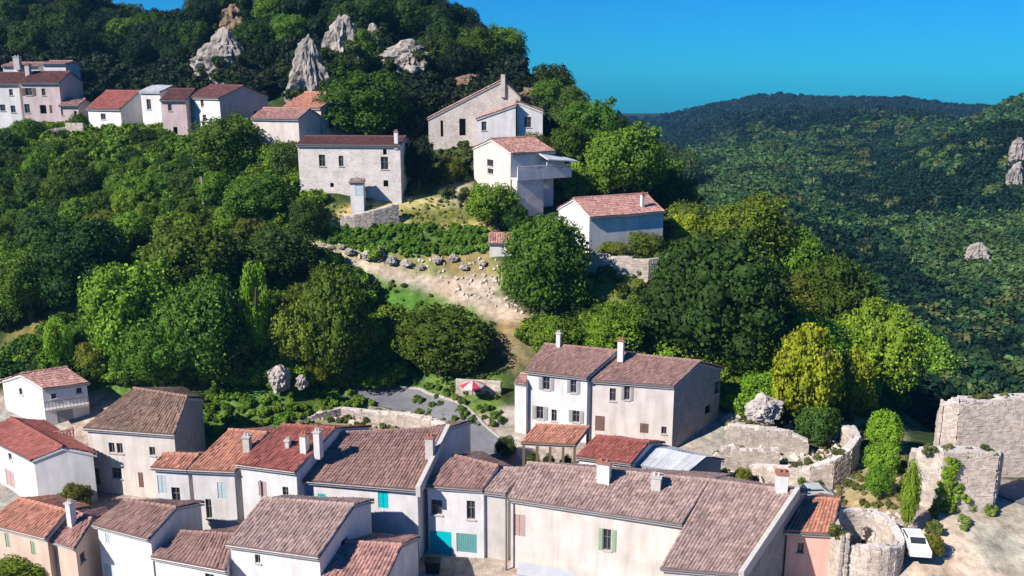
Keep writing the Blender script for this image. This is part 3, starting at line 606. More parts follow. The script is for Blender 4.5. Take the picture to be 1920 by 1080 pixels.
# ---- middle house behind
H, _ = house('farmhouse', 'white half of the big double farmhouse, with grey shutters on two floors', (984, 695), (1100, 708), (1020, 645), (1157, 658), 21.2, 'white2', 'tile', group=G1, chim=[(1042, 626, 1050, 652, 'white'), (1157, 640, 1168, 668, 'white')],
      wins=[(0, 1018, 707, 1031, 731, 'open:grey'), (0, 1070, 713, 1081, 737, 'open:grey'), (0, 1006, 762, 1019, 786, 'open:grey'), (0, 1034, 768, 1044, 790, 'win'), (0, 1074, 770, 1087, 792, 'open:grey')])
pipe(H, 1099, 712, 830, 86.5)
a = house('farmhouse', 'cream half of the big double farmhouse with shaded grey stone gable', (1100, 712), (1264, 724), (1159, 662), (1313, 678), 20.8, 'cream', 'tile', group=G1, mats2={1: 'shadestone'},  # stone gable; part of its grey is shade put into the colour
      wins=[(0, 1143, 728, 1155, 752, 'win'), (0, 1171, 724, 1181, 750, 'open:grey'), (0, 1116, 780, 1134, 808, 'door:brown'), (0, 1200, 794, 1216, 812, 'shut:brown'), (0, 1240, 800, 1250, 814, 'win'), (1, 1340, 715, 1350, 738, 'win'), (1, 1322, 760, 1333, 775, 'hole')])
house('side_annex', 'narrow white annex against the left end of the double farmhouse', (964, 716), (986, 719), (976, 700), (998, 702), 20., 'white2', 'tilepink', cat='annex', ovs=.02, ov=.1)
house('covered_terrace', 'open terrace shelter under a bright orange tiled roof on timber posts', (977, 829), (1079, 834), (1004, 797), (1104, 801), 17.8, 'cream', 'tileorange', cat='shelter', posts=[(.03, .06), (.28, .06), (.52, .06), (.76, .06), (.97, .06), (.97, .9), (.03, .9)], back=.15)
house('outbuilding', 'low outbuilding with a red tiled roof beside the orange terrace shelter', (1080, 855), (1183, 869), (1117, 817), (1217, 829), 17.0, 'white2', 'tilered', cat='outbuilding')
house('outbuilding', 'low white outbuilding with pale grey sheet roof and dark shaded end', (1187, 872), (1288, 886), (1217, 836), (1325, 856), 16.4, 'white', 'sheet', cat='outbuilding', mats2={1: 'grey'})  # end wall coloured grey to stand for shade on white

# ---- hill houses
G2 = 'houses of the upper hamlet'
house_d('hill_house', 'pale two-storey house with dark roof at the far left of the upper hamlet', (-70, 157), 154, (34, 157), 154, 10, 1.7, 'white2', 'tiledark', group=G2, tw=.35,
        wins=[(0, 17, 167, 24, 179, 'win'), (0, 0, 196, 10, 208, 'win'), (0, 20, 198, 29, 211, 'win')])
house_d('hill_house', 'pinkish two-storey house with dark roof beside the far-left pale house of the hamlet', (36, 155), 153, (110, 155), 153, 9, 1.7, 'rose', 'tiledark', group=G2, tw=.35,
        wins=[(0, 48, 165, 60, 179, 'open:brown'), (0, 78, 166, 85, 179, 'win'), (0, 44, 195, 56, 212, 'win'), (0, 75, 197, 87, 213, 'hole'), (0, 93, 197, 98, 212, 'shut:brown')])
house_d('hill_house', 'lower pinkish annex with sloping roof at the right of the pinkish hamlet house', (109, 196), 152, (146, 199), 152, 6, .9, 'rose', 'tilepink', group=G2, tw=.35, wins=[(0, 112, 204, 118, 216, 'win'), (0, 139, 208, 144, 220, 'hole')])
house_d('hill_house', 'long pale house showing its top wall above the dark roofs at far left', (2, 122), 166, (72, 124), 166, 6, .5, 'white2', 'tilepink', group=G2, tw=.35, chim=[(26, 110, 36, 124), (48, 126, 55, 142)])
house_d('hill_house', 'pale block with flat top edge above the pinkish hamlet house', (78, 120), 165, (122, 118), 165, 6, .4, 'white2', 'tilepink', group=G2, tw=.35)
house_d('hill_house', 'small white house with red roof and single window in the upper hamlet', (161, 205), 149, (224, 202), 146.5, 9, 2.6, 'white', 'tilered', group=G2, tw=.35, wins=[(0, 189, 213, 198, 224, 'win')])
house_d('hill_house', 'tall narrow pale house with a grey roof beside the red-roofed white one', (260, 172), 147, (299, 171), 146, 7, .9, 'white2', 'sheet', group=G2, tw=.35, wins=[(0, 275, 186, 283, 205, 'win')])
house_d('hill_house', 'tall pale pink house with dark red roof in the middle of the upper hamlet', (299, 189), 142.5, (348, 186), 142.5, 9, 1.5, 'rose', 'tiledark', group=G2, tw=.35, wins=[(0, 315, 196, 322, 208, 'win'), (0, 325, 238, 333, 252, 'hole')])
house_d('hill_house', 'pale house with a broad grey gable end turned right in the hamlet', (346, 184), 145.5, (409, 181), 140.5, 9.5, 1.7, 'white2', 'tiledark', group=G2, tw=.35, mats2={1: 'rose'}, wins=[(0, 376, 186, 382, 200, 'win'), (0, 380, 215, 387, 228, 'win'), (1, 476, 208, 482, 218, 'win')])  # gable coloured darker than the front, standing in for shade
house_d('hill_house', 'low pale house with pink tiles and dark shaded end in front of the red-roofed barn', (470, 222), 131.5, (559, 221), 129.5, 7, 1.2, 'cream', 'tilepink', group=G2, tw=.35)
house_d('hill_barn', 'old barn with orange-red tiles and dark shaded gable below the tall rock spire', (530, 201), 140, (600, 201), 136.5, 10, 2.0, 'stone', 'tileorange', cat='barn', group=G2, tw=.35, wins=[(1, 616, 222, 626, 242, 'hole')])
H, _ = house_d('hill_house', 'wide pale stone house with thin dark red roof on the grassy terrace', (555, 270), 121.5, (751, 272), 120.5, 8, .75, 'palestone', 'tiledark', group=G2, tw=.3, chim=[(739, 249, 746, 271, 'white')],
        wins=[(0, 598, 290, 610, 312, 'win'), (0, 635, 292, 644, 312, 'win'), (0, 714, 294, 728, 318, 'win'), (0, 718, 280, 725, 290, 'hole'), (0, 719, 338, 728, 350, 'hole'), (0, 619, 343, 626, 351, 'hole')])
# porch of that house
p = at(655, 400, 118.6); gz = p.z
house_d('stone_porch', 'small stone porch with pale door in front of the wide stone house', (654, 341), 118.6, (682, 341), 118.6, 1.6, .3, 'white2', 'tilegrey', cat='porch', f=1, ov=.1, tw=.3, wins=[(0, 667, 346, 680, 368, 'door:palecyan')])
gable_front('hill_house', 'tall stone house with one long sloping roof line rising to a chimney', 801, 977, 137, 9, 222, 183, 943, 149, 'stone', 'tilepink', group=G2, tw=.35, ov=.15,
      wins=[(1, 861, 200, 873, 254, 'hole'), (1, 928, 176, 934, 184, 'hole'), (1, 826, 226, 831, 256, 'hole')])
gable_front('hill_house_wing', 'front wing with a slanting mono-pitch roof against the tall stone house', 893, 968, 133.5, 3.6, 222, 196, 967.5, 195.8, 'white2', 'tilepink', cat='wing', tw=.35, ov=.08, wins=[(1, 903, 228, 912, 245, 'win')])
gable_front('hill_house_wing', 'white side wing with one dark window at the right of the tall stone house', 968, 1019, 134.5, 7, 190, 209, 968.6, 189.6, 'white', 'tilepink', cat='wing', tw=.35, ov=.1, wins=[(1, 983, 219, 996, 239, 'win')])
s = MB(); p = at(943, 165, 136.6); s.box((p.x, p.y+.5, p.z+.3), (.3, 0, 0), (0, .3, 0), (0, 0, 1.6)); tag(s.build('chimney_stack', M['stone'], origin=p), 'slim stone chimney at the top of the long sloping roof line', 'chimney')
# white balcony house
H, inf = house_d('hill_house', 'cream gabled house with a white balcony stretching to the right', (958, 287), 118.5, (1042, 284), 122, 10.5, 1.5, 'cream', 'tilepink', group=G2, tw=.3, mats2={0: 'white', 2: 'white'},
      wins=[(3, 913, 299, 925, 312, 'win'), (3, 914, 316, 925, 326, 'win'), (0, 965, 352, 975, 366, 'hole')])
E0, E1 = inf['E'][:2]; u = (E1-E0).normalized(); n_ = Vector((u.y, -u.x, 0))
b0 = at(960, 334, 118); z0 = b0.z; ln = 8.4
o_ = Vector((E0.x, E0.y, 0))
def bal(mb, a, b, d0, d1, za, zb):
    mb.hexa([o_+u*a+n_*d1+UP*za, o_+u*b+n_*d1+UP*za, o_+u*b+n_*d0+UP*za, o_+u*a+n_*d0+UP*za], [o_+u*a+n_*d1+UP*zb, o_+u*b+n_*d1+UP*zb, o_+u*b+n_*d0+UP*zb, o_+u*a+n_*d0+UP*zb])
s = MB(); bal(s, .1, ln, -.15, 1.5, z0-.25, z0); B = s.build('balcony', M['white2'], H)
s = MB(); bal(s, .1, ln, 1.35, 1.5, z0+.01, z0+1.05); s.build('parapet', M['white'], B)
s = MB(); bal(s, .1, ln, 1.36, 1.49, z0+1.35, z0+1.5); s.build('rail', M['white'], B)
for k in range(5):
    s = MB(); bal(s, .12+k*1.98, .3+k*1.98, 1.37, 1.48, z0+1.06, z0+1.345); s.build('baluster', M['white'], B)
s = MB(); aw = lambda a_, d_, z_: o_+u*a_+n_*d_+UP*z_
lo_ = [aw(ln*.5, 2.2, z0+2.2), aw(ln*1.06, 2.2, z0+1.75), aw(ln*1.06, -.3, z0+2.0), aw(ln*.5, -.3, z0+2.9)]; s.hexa(lo_, [p_+UP*.14 for p_ in lo_]); s.build('awning', M['carwhite'], B)
s = MB(); bal(s, ln*.55, ln*.98, -.1, -.02, z0+.01, z0+1.9); s.build('screen', M['palecyan'], B)
for k in (.55, .98):
    s = MB(); bal(s, ln*k-.06, ln*k+.06, 1.3, 1.34+.08, z0+.01, z0+1.85); s.build('post', M['white'], B)
s = MB(); bal(s, .2, 4.2, -.1, 1.2, z0-5, z0-.26); s.build('stone_base', M['palestone'], H)
# house with blue-white shaded front
H, _ = house_d('hill_house', 'white house with pink tiled roof and pale blue shaded front above the sloping lawn', (1106, 404), 110.5, (1248, 400), 115.2, 8.5, 1.75, 'white', 'tilepink', group=G2, tw=.3, chim=[(1203, 366, 1209, 390, 'white')],
      wins=[(3, 1050, 405, 1058, 420, 'win')])
house_d('tile_shed', 'little pale shed with a pink tiled roof beside the big round tree', (916, 456), 112.5, (962, 457), 112.5, 4, .9, 'white2', 'tilepink', cat='shed', tw=.3, ov=.1)
# far terrace walls in the hamlet
def wall_line(name, pts, thick, m, label, cat='wall', block=(.34, .19), seed=1, ragged=.0):
    """pts: world (x, y, zbottom, ztop); blocks of stone laid in courses, joined, over a solid core"""
    R_ = random.Random(seed); c = pts[len(pts)//2]
    H = root(name, (c[0], c[1], c[2]), label, cat)
    cr = MB(); st = MB(); bw, bh = block or (.42, .24)
    for (a, b) in zip(pts[:-1], pts[1:]):
        A, B = Vector(a[:2]+(0,)), Vector(b[:2]+(0,)); L = (B-A).length
        if L < .01: continue
        u = (B-A)/L; n = Vector((u.y, -u.x, 0))
        q = n*thick/2
        cr.hexa([A+q+UP*a[2], B+q+UP*b[2], B-q+UP*b[2], A-q+UP*a[2]], [A+q+UP*(a[3]-.12), B+q+UP*(b[3]-.12), B-q+UP*(b[3]-.12), A-q+UP*(a[3]-.12)])
        nk = int((max(a[3], b[3])-min(a[2], b[2]))/bh)+1
        for s_ in (1, -1):
            for k in range(nk):
                z = min(a[2], b[2])+k*bh; x = -R_.uniform(0, bw)
                while x < L:
                    w_ = bw*R_.uniform(.6, 1.4); x0, x1 = max(x, -.13), min(x+w_, L+.13); x += w_
                    if x1-x0 < .08: continue
                    t = (x0+x1)/2/L; top = a[3]*(1-t)+b[3]*t-ragged*R_.random()
                    bot = a[2]*(1-t)+b[2]*t
                    if z+bh*.6 > top or z+bh < bot: continue
                    d = thick/2+R_.uniform(-.01, .05); hh = bh*R_.uniform(.46, .505)
                    st.box(A+u*((x0+x1)/2)+n*s_*(d-.1)+UP*(z+bh/2), u*((x1-x0)/2-.004), n*.12, UP*hh*.96, 0, R_.random())
    cr.build('core', M['palestone'] if m != 'shadestone' else M['shadestone'], H)
    tag(st.build('stonework', M[m+'_b'], H), kind='stuff')
    return H
M['palestone_b'] = mat('pale_stone_blocks', (.60, .51, .43), (.38, .32, .27), 1.2, .93, .7, 9, tone=.16, det=9)
M['stone_b'] = mat('stone_blocks', (.50, .43, .36), (.33, .28, .24), 1.2, .93, .7, 9, tone=.16, det=9)
def wpts(seq):   # seq: (px, py_top, Y) -> wall points standing on the ground
    out = []
    for px, py, Y in seq:
        p = at(px, py, Y); out.append((p.x, p.y, min(tz(p.x, p.y)-.6, p.z-.8), p.z))
    return out
wall_line('ruined_wall', wpts([(1768, 775, 79), (1776, 750, 76), (1800, 742, 75.5), (1850, 745, 75.5), (1880, 739, 75.5), (2010, 735, 75.5)]), .9, 'palestone', 'tall broken stone wall at the right edge behind the ivy-covered ruin', seed=3, ragged=.6)
wall_line('ruined_wall', wpts([(1716, 850, 74), (1722, 838, 69), (1770, 836, 68), (1830, 838, 68), (1866, 842, 68), (1872, 846, 71.5)]), .8, 'palestone', 'square stone ruin wall with a stripe of green ivy down its front', seed=4, ragged=.55)
# round tower ruin
def arc(cx_, cy_, r, a0, a1, n, zt, zb):
    return [(cx_+r*math.cos(a), cy_+r*math.sin(a), zb, zt(a)) for a in np.linspace(a0, a1, n)]
c = at(1628, 1040, 62.5); tc = (c.x, c.y+.9)
wall_line('round_tower', arc(tc[0], tc[1], 2.45, 0, 2*math.pi, 25, lambda a: c.z+1.5+.9*max(0, math.sin(a-.2))+.25*math.sin(3*a), 10.5), .6, 'palestone', 'hollow round stone tower ruin next to the salmon pink house', 'tower', seed=5, ragged=.5)
an = math.radians(62); q_ = Vector((tc[0]+2.08*math.cos(an), tc[1]+2.08*math.sin(an), 0)); inn = Vector((-math.cos(an), -math.sin(an), 0)); sd_ = Vector((inn.y, -inn.x, 0))
mb = MB(); zb_ = c.z-.75; prof_ = [(-.42, 0), (.42, 0), (.42, 1.1)]+[(.42*math.cos(t), 1.1+.42*math.sin(t)) for t in np.linspace(.3, 2.85, 6)]+[(-.42, 1.1)]
mb.face([q_+sd_*a_+UP*(zb_+b_)+inn*.02 for a_, b_ in prof_])  # flat dark face painted as the unlit opening, no hole behind
for (a0, b0), (a1, b1) in zip(prof_, prof_[1:]+prof_[:1]): mb.face([q_+sd_*a0*1.0+UP*(zb_+b0)+inn*.02, q_+sd_*a1+UP*(zb_+b1)+inn*.02, q_+sd_*a1*1.25+UP*(zb_+b1*1.08)+inn*.12, q_+sd_*a0*1.25+UP*(zb_+b0*1.08)+inn*.12], 1)
T_ = [o for o in COL.objects if o.name.startswith('round_tower')][0]; mb.build('doorway', [M['hole'], M['cap']], T_)
wall_line('stone_wall', wpts([(1563, 948, 66), (1566, 985, 62.8)])+wpts([(1585, 1000, 61.2)]), .6, 'palestone', 'crumbling stone wall joining the pink house to the round tower', seed=6, ragged=.3)
# curved enclosure and terrace walls
wall_line('curved_wall', wpts([(1410, 868, 79), (1470, 872, 77.5), (1520, 872, 76.5), (1560, 858, 76.5), (1590, 838, 77.5), (1606, 815, 79.5), (1600, 800, 82), (1585, 795, 83.5)]), .7, 'palestone', 'curved stone retaining wall around the dark tree right of the farmhouse', seed=7, ragged=.5)
wall_line('terrace_wall', wpts([(1366, 792, 84), (1400, 795, 83.5), (1440, 798, 83), (1480, 806, 82.5), (1515, 822, 82)]), .6, 'stone', 'upper rough terrace wall between the farmhouse and the dark tree', seed=8, ragged=.4)
wall_line('terrace_wall', wpts([(1352, 834, 80), (1400, 840, 79.5), (1460, 838, 79)]), .6, 'stone', 'lower rough terrace wall behind the grey sheet-roofed outbuilding', seed=9, ragged=.4)
wall_line('retaining_wall', wpts([(560, 785, 90), (600, 770, 91), (640, 762, 92), (700, 768, 91), (760, 772, 89), (800, 780, 87.5), (845, 796, 85)]), .6, 'stone', 'low pale stone retaining wall behind the red roofs, below the road', seed=10, ragged=.35)
wall_line('garden_wall', wpts([(857, 710, 93), (900, 711, 92.5), (938, 713, 92)]), .3, 'palestone', 'pale garden wall under the red parasol', seed=11, block=(.5, .3))
wall_line('garden_wall', wpts([(1100, 474, 107), (1160, 480, 106), (1215, 486, 105.5), (1250, 482, 106.5)]), .5, 'palestone', 'pale garden wall along the foot of the blue-shaded white house', seed=12, block=(.5, .3))
wall_line('terrace_wall', wpts([(640, 402, 117), (665, 400, 116.9), (700, 392, 117.2), (745, 380, 118.2)]), .6, 'stone', 'rough stone terrace wall below the wide stone house', seed=13, ragged=.4)
wall_line('garden_wall', wpts([(62, 248, 146), (90, 242, 146), (126, 236, 146.5)]), .5, 'palestone', 'pale garden wall under the pinkish hamlet house', seed=14, ragged=.3)
wall_line('garden_wall', wpts([(125, 229, 145.5), (156, 230, 145)]), .5, 'palestone', 'short white garden wall left of the small red-roofed hamlet house', seed=15)

# ------------------------------------------------------------------ road, kerbs
def strip(name, pts, width, m, lift, kind='structure', n=60, label=None, cat=None, side=0, h=0):
    P = [hit(*p) if len(p) == 2 else Vector((*p[:2], 0)) for p in pts]
    P = [Vector((p.x, p.y, 0)) for p in P]; cum = [0]
    for a, b in zip(P[:-1], P[1:]): cum.append(cum[-1]+(b-a).length)
    mb = MB(); prev = None; K = 6
    for i in range(n+1):
        s = cum[-1]*i/n
        x = np.interp(s, cum, [p.x for p in P]); y = np.interp(s, cum, [p.y for p in P])
        x2 = np.interp(min(s+.5, cum[-1]), cum, [p.x for p in P]); y2 = np.interp(min(s+.5, cum[-1]), cum, [p.y for p in P])
        x1 = np.interp(max(s-.5, 0), cum, [p.x for p in P]); y1 = np.interp(max(s-.5, 0), cum, [p.y for p in P])
        d = Vector((x2-x1, y2-y1, 0)).normalized(); nn = Vector((-d.y, d.x, 0))
        row = []
        for k in range(K+1):
            q = Vector((x, y, 0))+nn*(side+(k/K-.5)*width); q.z = tz(q.x, q.y)+lift; row.append(q)
        if h:
            zc = max(r.z for r in row)+h
            lo = [Vector((r.x, r.y, r.z-.3)) for r in (row[0], row[-1])]; hi = [Vector((r.x, r.y, zc)) for r in (row[0], row[-1])]
            if prev: mb.hexa([prev[0][0], prev[0][1], lo[1], lo[0]][::-1], [prev[1][0], prev[1][1], hi[1], hi[0]][::-1])
            prev = (lo, hi)
        else:
            if prev:
                for k in range(K): mb.face([prev[k], row[k], row[k+1], prev[k+1]][::-1])
            prev = row
    o = mb.build(name, m); 
    if label: tag(o, label, cat)
    else: o['kind'] = kind
    return o
# flatten of the ground under the road is approximated by the lift
strip('road', [(655, 728), (700, 738), (760, 756), (820, 785), (880, 825), (930, 862), (960, 900)], 4.2, M['asphalt'], .16)
strip('road_kerb', [(655, 728), (700, 738), (760, 756), (820, 785), (880, 825), (930, 862)], .22, M['kerb'], .1, side=2.25, h=.14)
strip('lane', [(2050, 895), (1960, 912), (1905, 925), (1888, 938)], 2.6, M['asphalt'], .12)

# ------------------------------------------------------------------ trees
def crown_mesh(name, seed, nl, nc, card, squash=1., drop=.25, columnar=False):
    r = np.random.default_rng(seed)
    C = []; Rr = []
    for i in range(nl):
        for _ in range(60):
            d = r.normal(size=3); d /= np.linalg.norm(d)
            if d[2] < -.55: continue
            rad = r.uniform(.26, .42)*(1 if not columnar else .8); k = (1-rad)*r.uniform(.7, 1.22)
            p = d*k*np.array([1, .85+.3*((seed*7)%5)/4, .9+.2*((seed*3)%4)/3])
            if all(np.linalg.norm(p-c) > .22 for c in C): break
        C.append(p); Rr.append(rad)
    for i in range(nl):
        d = r.normal(size=3); d /= np.linalg.norm(d)
        if d[2] < -.3: continue
        b_ = C[r.integers(0, nl)]; rr_ = r.uniform(.10, .19); C.append(b_+d*r.uniform(.22, .42)); Rr.append(rr_)
    C.append(np.zeros(3)); Rr.append(.6)
    C = np.array(C); Rr = np.array(Rr)
    w_ = Rr**2; li = r.choice(len(C), size=nc*2, p=w_/w_.sum())
    d = r.normal(size=(nc*2, 3)); d /= np.linalg.norm(d, axis=1)[:, None]
    rough = 1+.12*np.sin(d[:, 0]*9+li)*np.sin(d[:, 1]*8+li*2)*np.sin(d[:, 2]*7)
    p = C[li]+d*(Rr[li]*rough*np.clip(r.normal(.97, .10, nc*2), .75, 1.3))[:, None]
    dist = np.linalg.norm(p[:, None]-C[None], axis=2)/Rr[None]
    dist[np.arange(len(p)), li] = 9
    keep = (dist.min(1) > .86) & (p[:, 2] > -.8)
    p, d, li = p[keep][:nc], d[keep][:nc], li[keep][:nc]; n = len(p)
    nr = d+r.normal(scale=.55, size=(n, 3)); nr /= np.linalg.norm(nr, axis=1)[:, None]
    t = np.cross(nr, r.normal(size=(n, 3))); t /= np.linalg.norm(t, axis=1)[:, None]; b = np.cross(nr, t)
    s = card*r.uniform(.6, 1.35, n)[:, None]
    v = np.stack([p-t*s*.5, p-b*s*.42-nr*s*.08, p+t*s*.62, p+b*s*.42-nr*s*.08], 1).reshape(-1, 3)
    q = np.arange(n*4).reshape(n, 4)
    lt = r.uniform(.25, .75, len(C)); tone = np.clip(lt[li]+r.normal(0, .17, n), 0, 1)
    # inner lobes close the crown
    cv, cf = [], []
    bm = bmesh.new(); bmesh.ops.create_icosphere(bm, subdivisions=1, radius=1)
    sv = np.array([x.co[:] for x in bm.verts]); sf = np.array([[x.index for x in f_.verts] for f_ in bm.faces]); bm.free()
    base = len(v); allv = [v]
    tri = []
    for c_, rr in zip(C, Rr):
        tri.append(sf+base); allv.append(c_+sv*rr*.64); base += len(sv)
    v = np.concatenate(allv); v[:, 2] *= squash
    me = bpy.data.meshes.new(name); tri = np.concatenate(tri)
    me.vertices.add(len(v)); me.vertices.foreach_set('co', v.astype(np.float32).ravel())
    nlp = q.size+tri.size; me.loops.add(nlp); me.loops.foreach_set('vertex_index', np.concatenate([q.ravel(), tri.ravel()]).astype(np.int32))
    me.polygons.add(len(q)+len(tri))
    ls = np.concatenate([np.arange(len(q))*4, q.size+np.arange(len(tri))*3]); lt_ = np.concatenate([np.full(len(q), 4), np.full(len(tri), 3)])
    me.polygons.foreach_set('loop_start', ls.astype(np.int32)); me.polygons.foreach_set('loop_total', lt_.astype(np.int32)); me.update(calc_edges=True)
    a = me.attributes.new('tone', 'FLOAT', 'FACE'); a.data.foreach_set('value', np.concatenate([tone, np.full(len(tri), .3)]).astype(np.float32))
    me.materials.append(LEAF); return me
CR = [crown_mesh('crown', 10+i, 26+i*5, 6500, .075) for i in range(6)]
CRB = [crown_mesh('crown', 60+i, 46+i*6, 13000, .06) for i in range(3)]      # for the largest crowns
CRF = [crown_mesh('far_crown', 40+i, 9+i, 700, .2) for i in range(3)]
def trunk_mesh(seed):
    r = random.Random(seed); m = MB(); m.tube((0, 0, -.15), (0, 0, .45), .055, .04, 8, cap=False); m.tube((0, 0, .42), (.05, .02, .75), .04, .02, 6)
    for k in range(4):
        a = k*1.6+r.random(); m.tube((0, 0, .32+.05*k), (.28*math.cos(a), .28*math.sin(a), .62+.06*k), .025, .01, 5)
    return m.mesh('trunk', M['bark'])
TR = [trunk_mesh(i) for i in range(2)]
KC = dict(dark=(.034, .085, .014), mid=(.060, .145, .014), green=(.090, .205, .016), yellow=(.18, .27, .014), bright=(.13, .30, .018), olive=(.12, .165, .018), deep=(.012, .032, .010), ochre=(.20, .17, .05), blue=(.02, .05, .03))
TREES = []
def tree(px, ptop, pbot, pw, kind, label, group=None, name='broadleaf_tree', cat='tree', p=None, far=False, h=None, wd=None):
    if p is None:
        p = hit(px, pbot, 60, 900)
    dist = (p-EYE).length
    if h is None: h = (pbot-ptop)/F*dist*1.02; wd = pw/F*dist
    T = root(name, (p.x, p.y, p.z-.15), label, cat, group)
    big = wd > 7.5 and not far
    me = random.choice(CRF if far else (CRB if big else CR)); lo = .04*h
    c = bpy.data.objects.new('crown', me); COL.objects.link(c); c.parent = T
    c.location = (0, 0, (h+lo)/2-.02*h); c.scale = (wd/2, wd/2, (h-lo)/2*.98); c.rotation_euler = (0, 0, random.uniform(0, 6.28))
    k = KC[kind]; jj = random.uniform(.85, 1.15); c.color = (k[0]*jj*random.uniform(.9, 1.15), k[1]*jj, k[2]*jj, 1)
    if wd > 2.5:
        t = bpy.data.objects.new('trunk', random.choice(TR)); COL.objects.link(t); t.parent = T; t.scale = (h*.9, h*.9, h)
    TREES.append((p.x, p.y, wd/2)); return T
NAMED = [
 (1022, 405, 600, 165, 'mid', 'large round dark green tree standing alone beside the little pink-roofed shed'),
 (826, 574, 704, 178, 'mid', 'broad dark green tree above the red parasol'),
 (1335, 440, 692, 235, 'dark', 'huge dark tree directly behind the double farmhouse'),
 (1505, 605, 812, 110, 'yellow', 'tall yellow-green tree right of the huge dark tree'),
 (1530, 752, 832, 84, 'dark', 'small dark tree inside the curved stone wall'),
 (628, 505, 722, 128, 'mid', 'tall full tree left of the road bend'),
 (562, 560, 712, 95, 'olive', 'olive green tree left of the tall full tree by the road'),
 (487, 490, 700, 58, 'bright', 'bright light green columnar tree in the middle of the wooded slope'),
 (603, 642, 732, 42, 'yellow', 'narrow yellow-green columnar tree beside the pale boulder'),
 (530, 425, 545, 128, 'dark', 'dark rounded tree at the left end of the hillside path'),
 (375, 425, 600, 165, 'mid', 'broad tree below the power pole on the wooded slope'),
 (250, 505, 690, 160, 'green', 'mid-green tree above the stone house with brown roof'),
 (385, 520, 722, 170, 'mid', 'big rounded tree directly above the orange roof'),
 (305, 590, 722, 130, 'green', 'lower mid-green tree at the foot of the wood, left part'),
 (438, 600, 724, 95, 'dark', 'dark lower tree at the foot of the wood left of the pale boulder'),
 (165, 425, 585, 150, 'dark', 'dark round tree by the grassy trail on the left slope'),
 (60, 470, 600, 110, 'mid', 'mid-green tree left of the dark round one by the trail'),
 (118, 595, 705, 48, 'bright', 'bright yellow-green columnar tree above the white gabled house'),
 (432, 226, 335, 135, 'mid', 'bushy tree in front of the grey gable of the upper hamlet'),
 (492, 330, 416, 118, 'mid', 'low spreading tree left of the wide stone house'),
 (578, 372, 445, 72, 'dark', 'small dark round tree at the top of the hillside path'),
 (690, 140, 268, 170, 'mid', 'big spreading tree behind the wide stone house'),
 (640, 110, 200, 100, 'dark', 'dark tree between the rock spire and the wide stone house'),
 (537, 268, 345, 62, 'dark', 'dark bushy tree squeezed against the left end of the wide stone house'),
 (785, 262, 352, 62, 'deep', 'dark narrow tree against the right end of the wide stone house'),
 (922, 342, 425, 100, 'green', 'green bushy tree in front of the cream gabled house'),
 (962, 378, 436, 56, 'dark', 'small dark tree below the white balcony'),
 (1100, 190, 300, 110, 'mid', 'tree beside the tall stone house, against the sky'),
 (1170, 232, 390, 150, 'mid', 'large tree behind the balcony house, right side'),
 (1260, 270, 400, 110, 'dark', 'dark tree at the end of the wooded ridge behind the blue-shaded house'),
 (1150, 452, 482, 62, 'olive', 'low olive shrub at the front of the blue-shaded house'),
 (1212, 436, 484, 76, 'olive', 'taller olive shrub at the front of the blue-shaded house'),
 (1395, 365, 540, 170, 'green', 'leafy tree on the spur above the huge dark tree'),
 (1480, 440, 600, 130, 'green', 'leafy green tree down the spur behind the yellow-green tree'),
 (1560, 480, 680, 150, 'mid', 'broad tree on the spur above the pale ruins'),
 (1640, 575, 760, 130, 'green', 'green tree lower on the spur above the pale ruins'),
 (1715, 630, 775, 120, 'green', 'last big green tree on the spur before the tall broken wall'),
 (1165, 560, 648, 95, 'green', 'round green tree on the lawn below the blue-shaded house'),
 (142, 908, 962, 52, 'olive', 'olive bush in the stony yard left of the brown-roofed stone house'),
 (32, 1046, 1110, 100, 'green', 'green bush at the bottom left corner'),
 (1745, 1000, 1045, 40, 'olive', 'olive bush on the dirt track just right of the small white car'),
 (1390, 872, 912, 34, 'olive', 'olive bush behind the barn roof left of the white chimney'),
 (1508, 884, 918, 36, 'green', 'small green bush beside the parked silver car'),
 (1532, 893, 922, 22, 'dark', 'tiny dark bush right of the small green bush'),
 (1655, 770, 850, 62, 'bright', 'upper green bush in the strip of bushes left of the ruin'),
 (1650, 830, 890, 56, 'green', 'middle green bush in the strip of bushes left of the ruin'),
 (1645, 870, 935, 48, 'green', 'lowest green bush in the strip of bushes left of the ruin'),
 (1700, 866, 1004, 34, 'green', 'tall narrow cypress-like tree between the bushes and the ivy ruin'),
 (1590, 655, 790, 80, 'yellow', 'yellow-green tree directly right of the small dark tree'),
 (1425, 690, 775, 90, 'bright', 'bright green bushy tree right of the farmhouse gable'),
 (1000, 250, 320, 60, 'olive', 'olive bush between the tall stone house and the balcony house'),
 (845, 290, 345, 46, 'olive', 'olive bush under the tall stone house'),
 (1040, 590, 680, 90, 'green', 'green bushy tree above the left end of the farmhouse roof'),
 (1150, 590, 668, 110, 'bright', 'bright green bushy tree behind the farmhouse chimney'),
 (1905, 700, 760, 100, 'dark', 'dark bush above the broken wall at the right edge'),
]
for t in NAMED:
    nm = 'shrub' if ('bush' in t[5] and 'bushy' not in t[5]) or 'shrub' in t[5] else ('columnar_tree' if 'column' in t[5] or 'cypress' in t[5] else 'broadleaf_tree')
    tree(*t, name=nm, cat='bush' if nm == 'shrub' else 'tree')
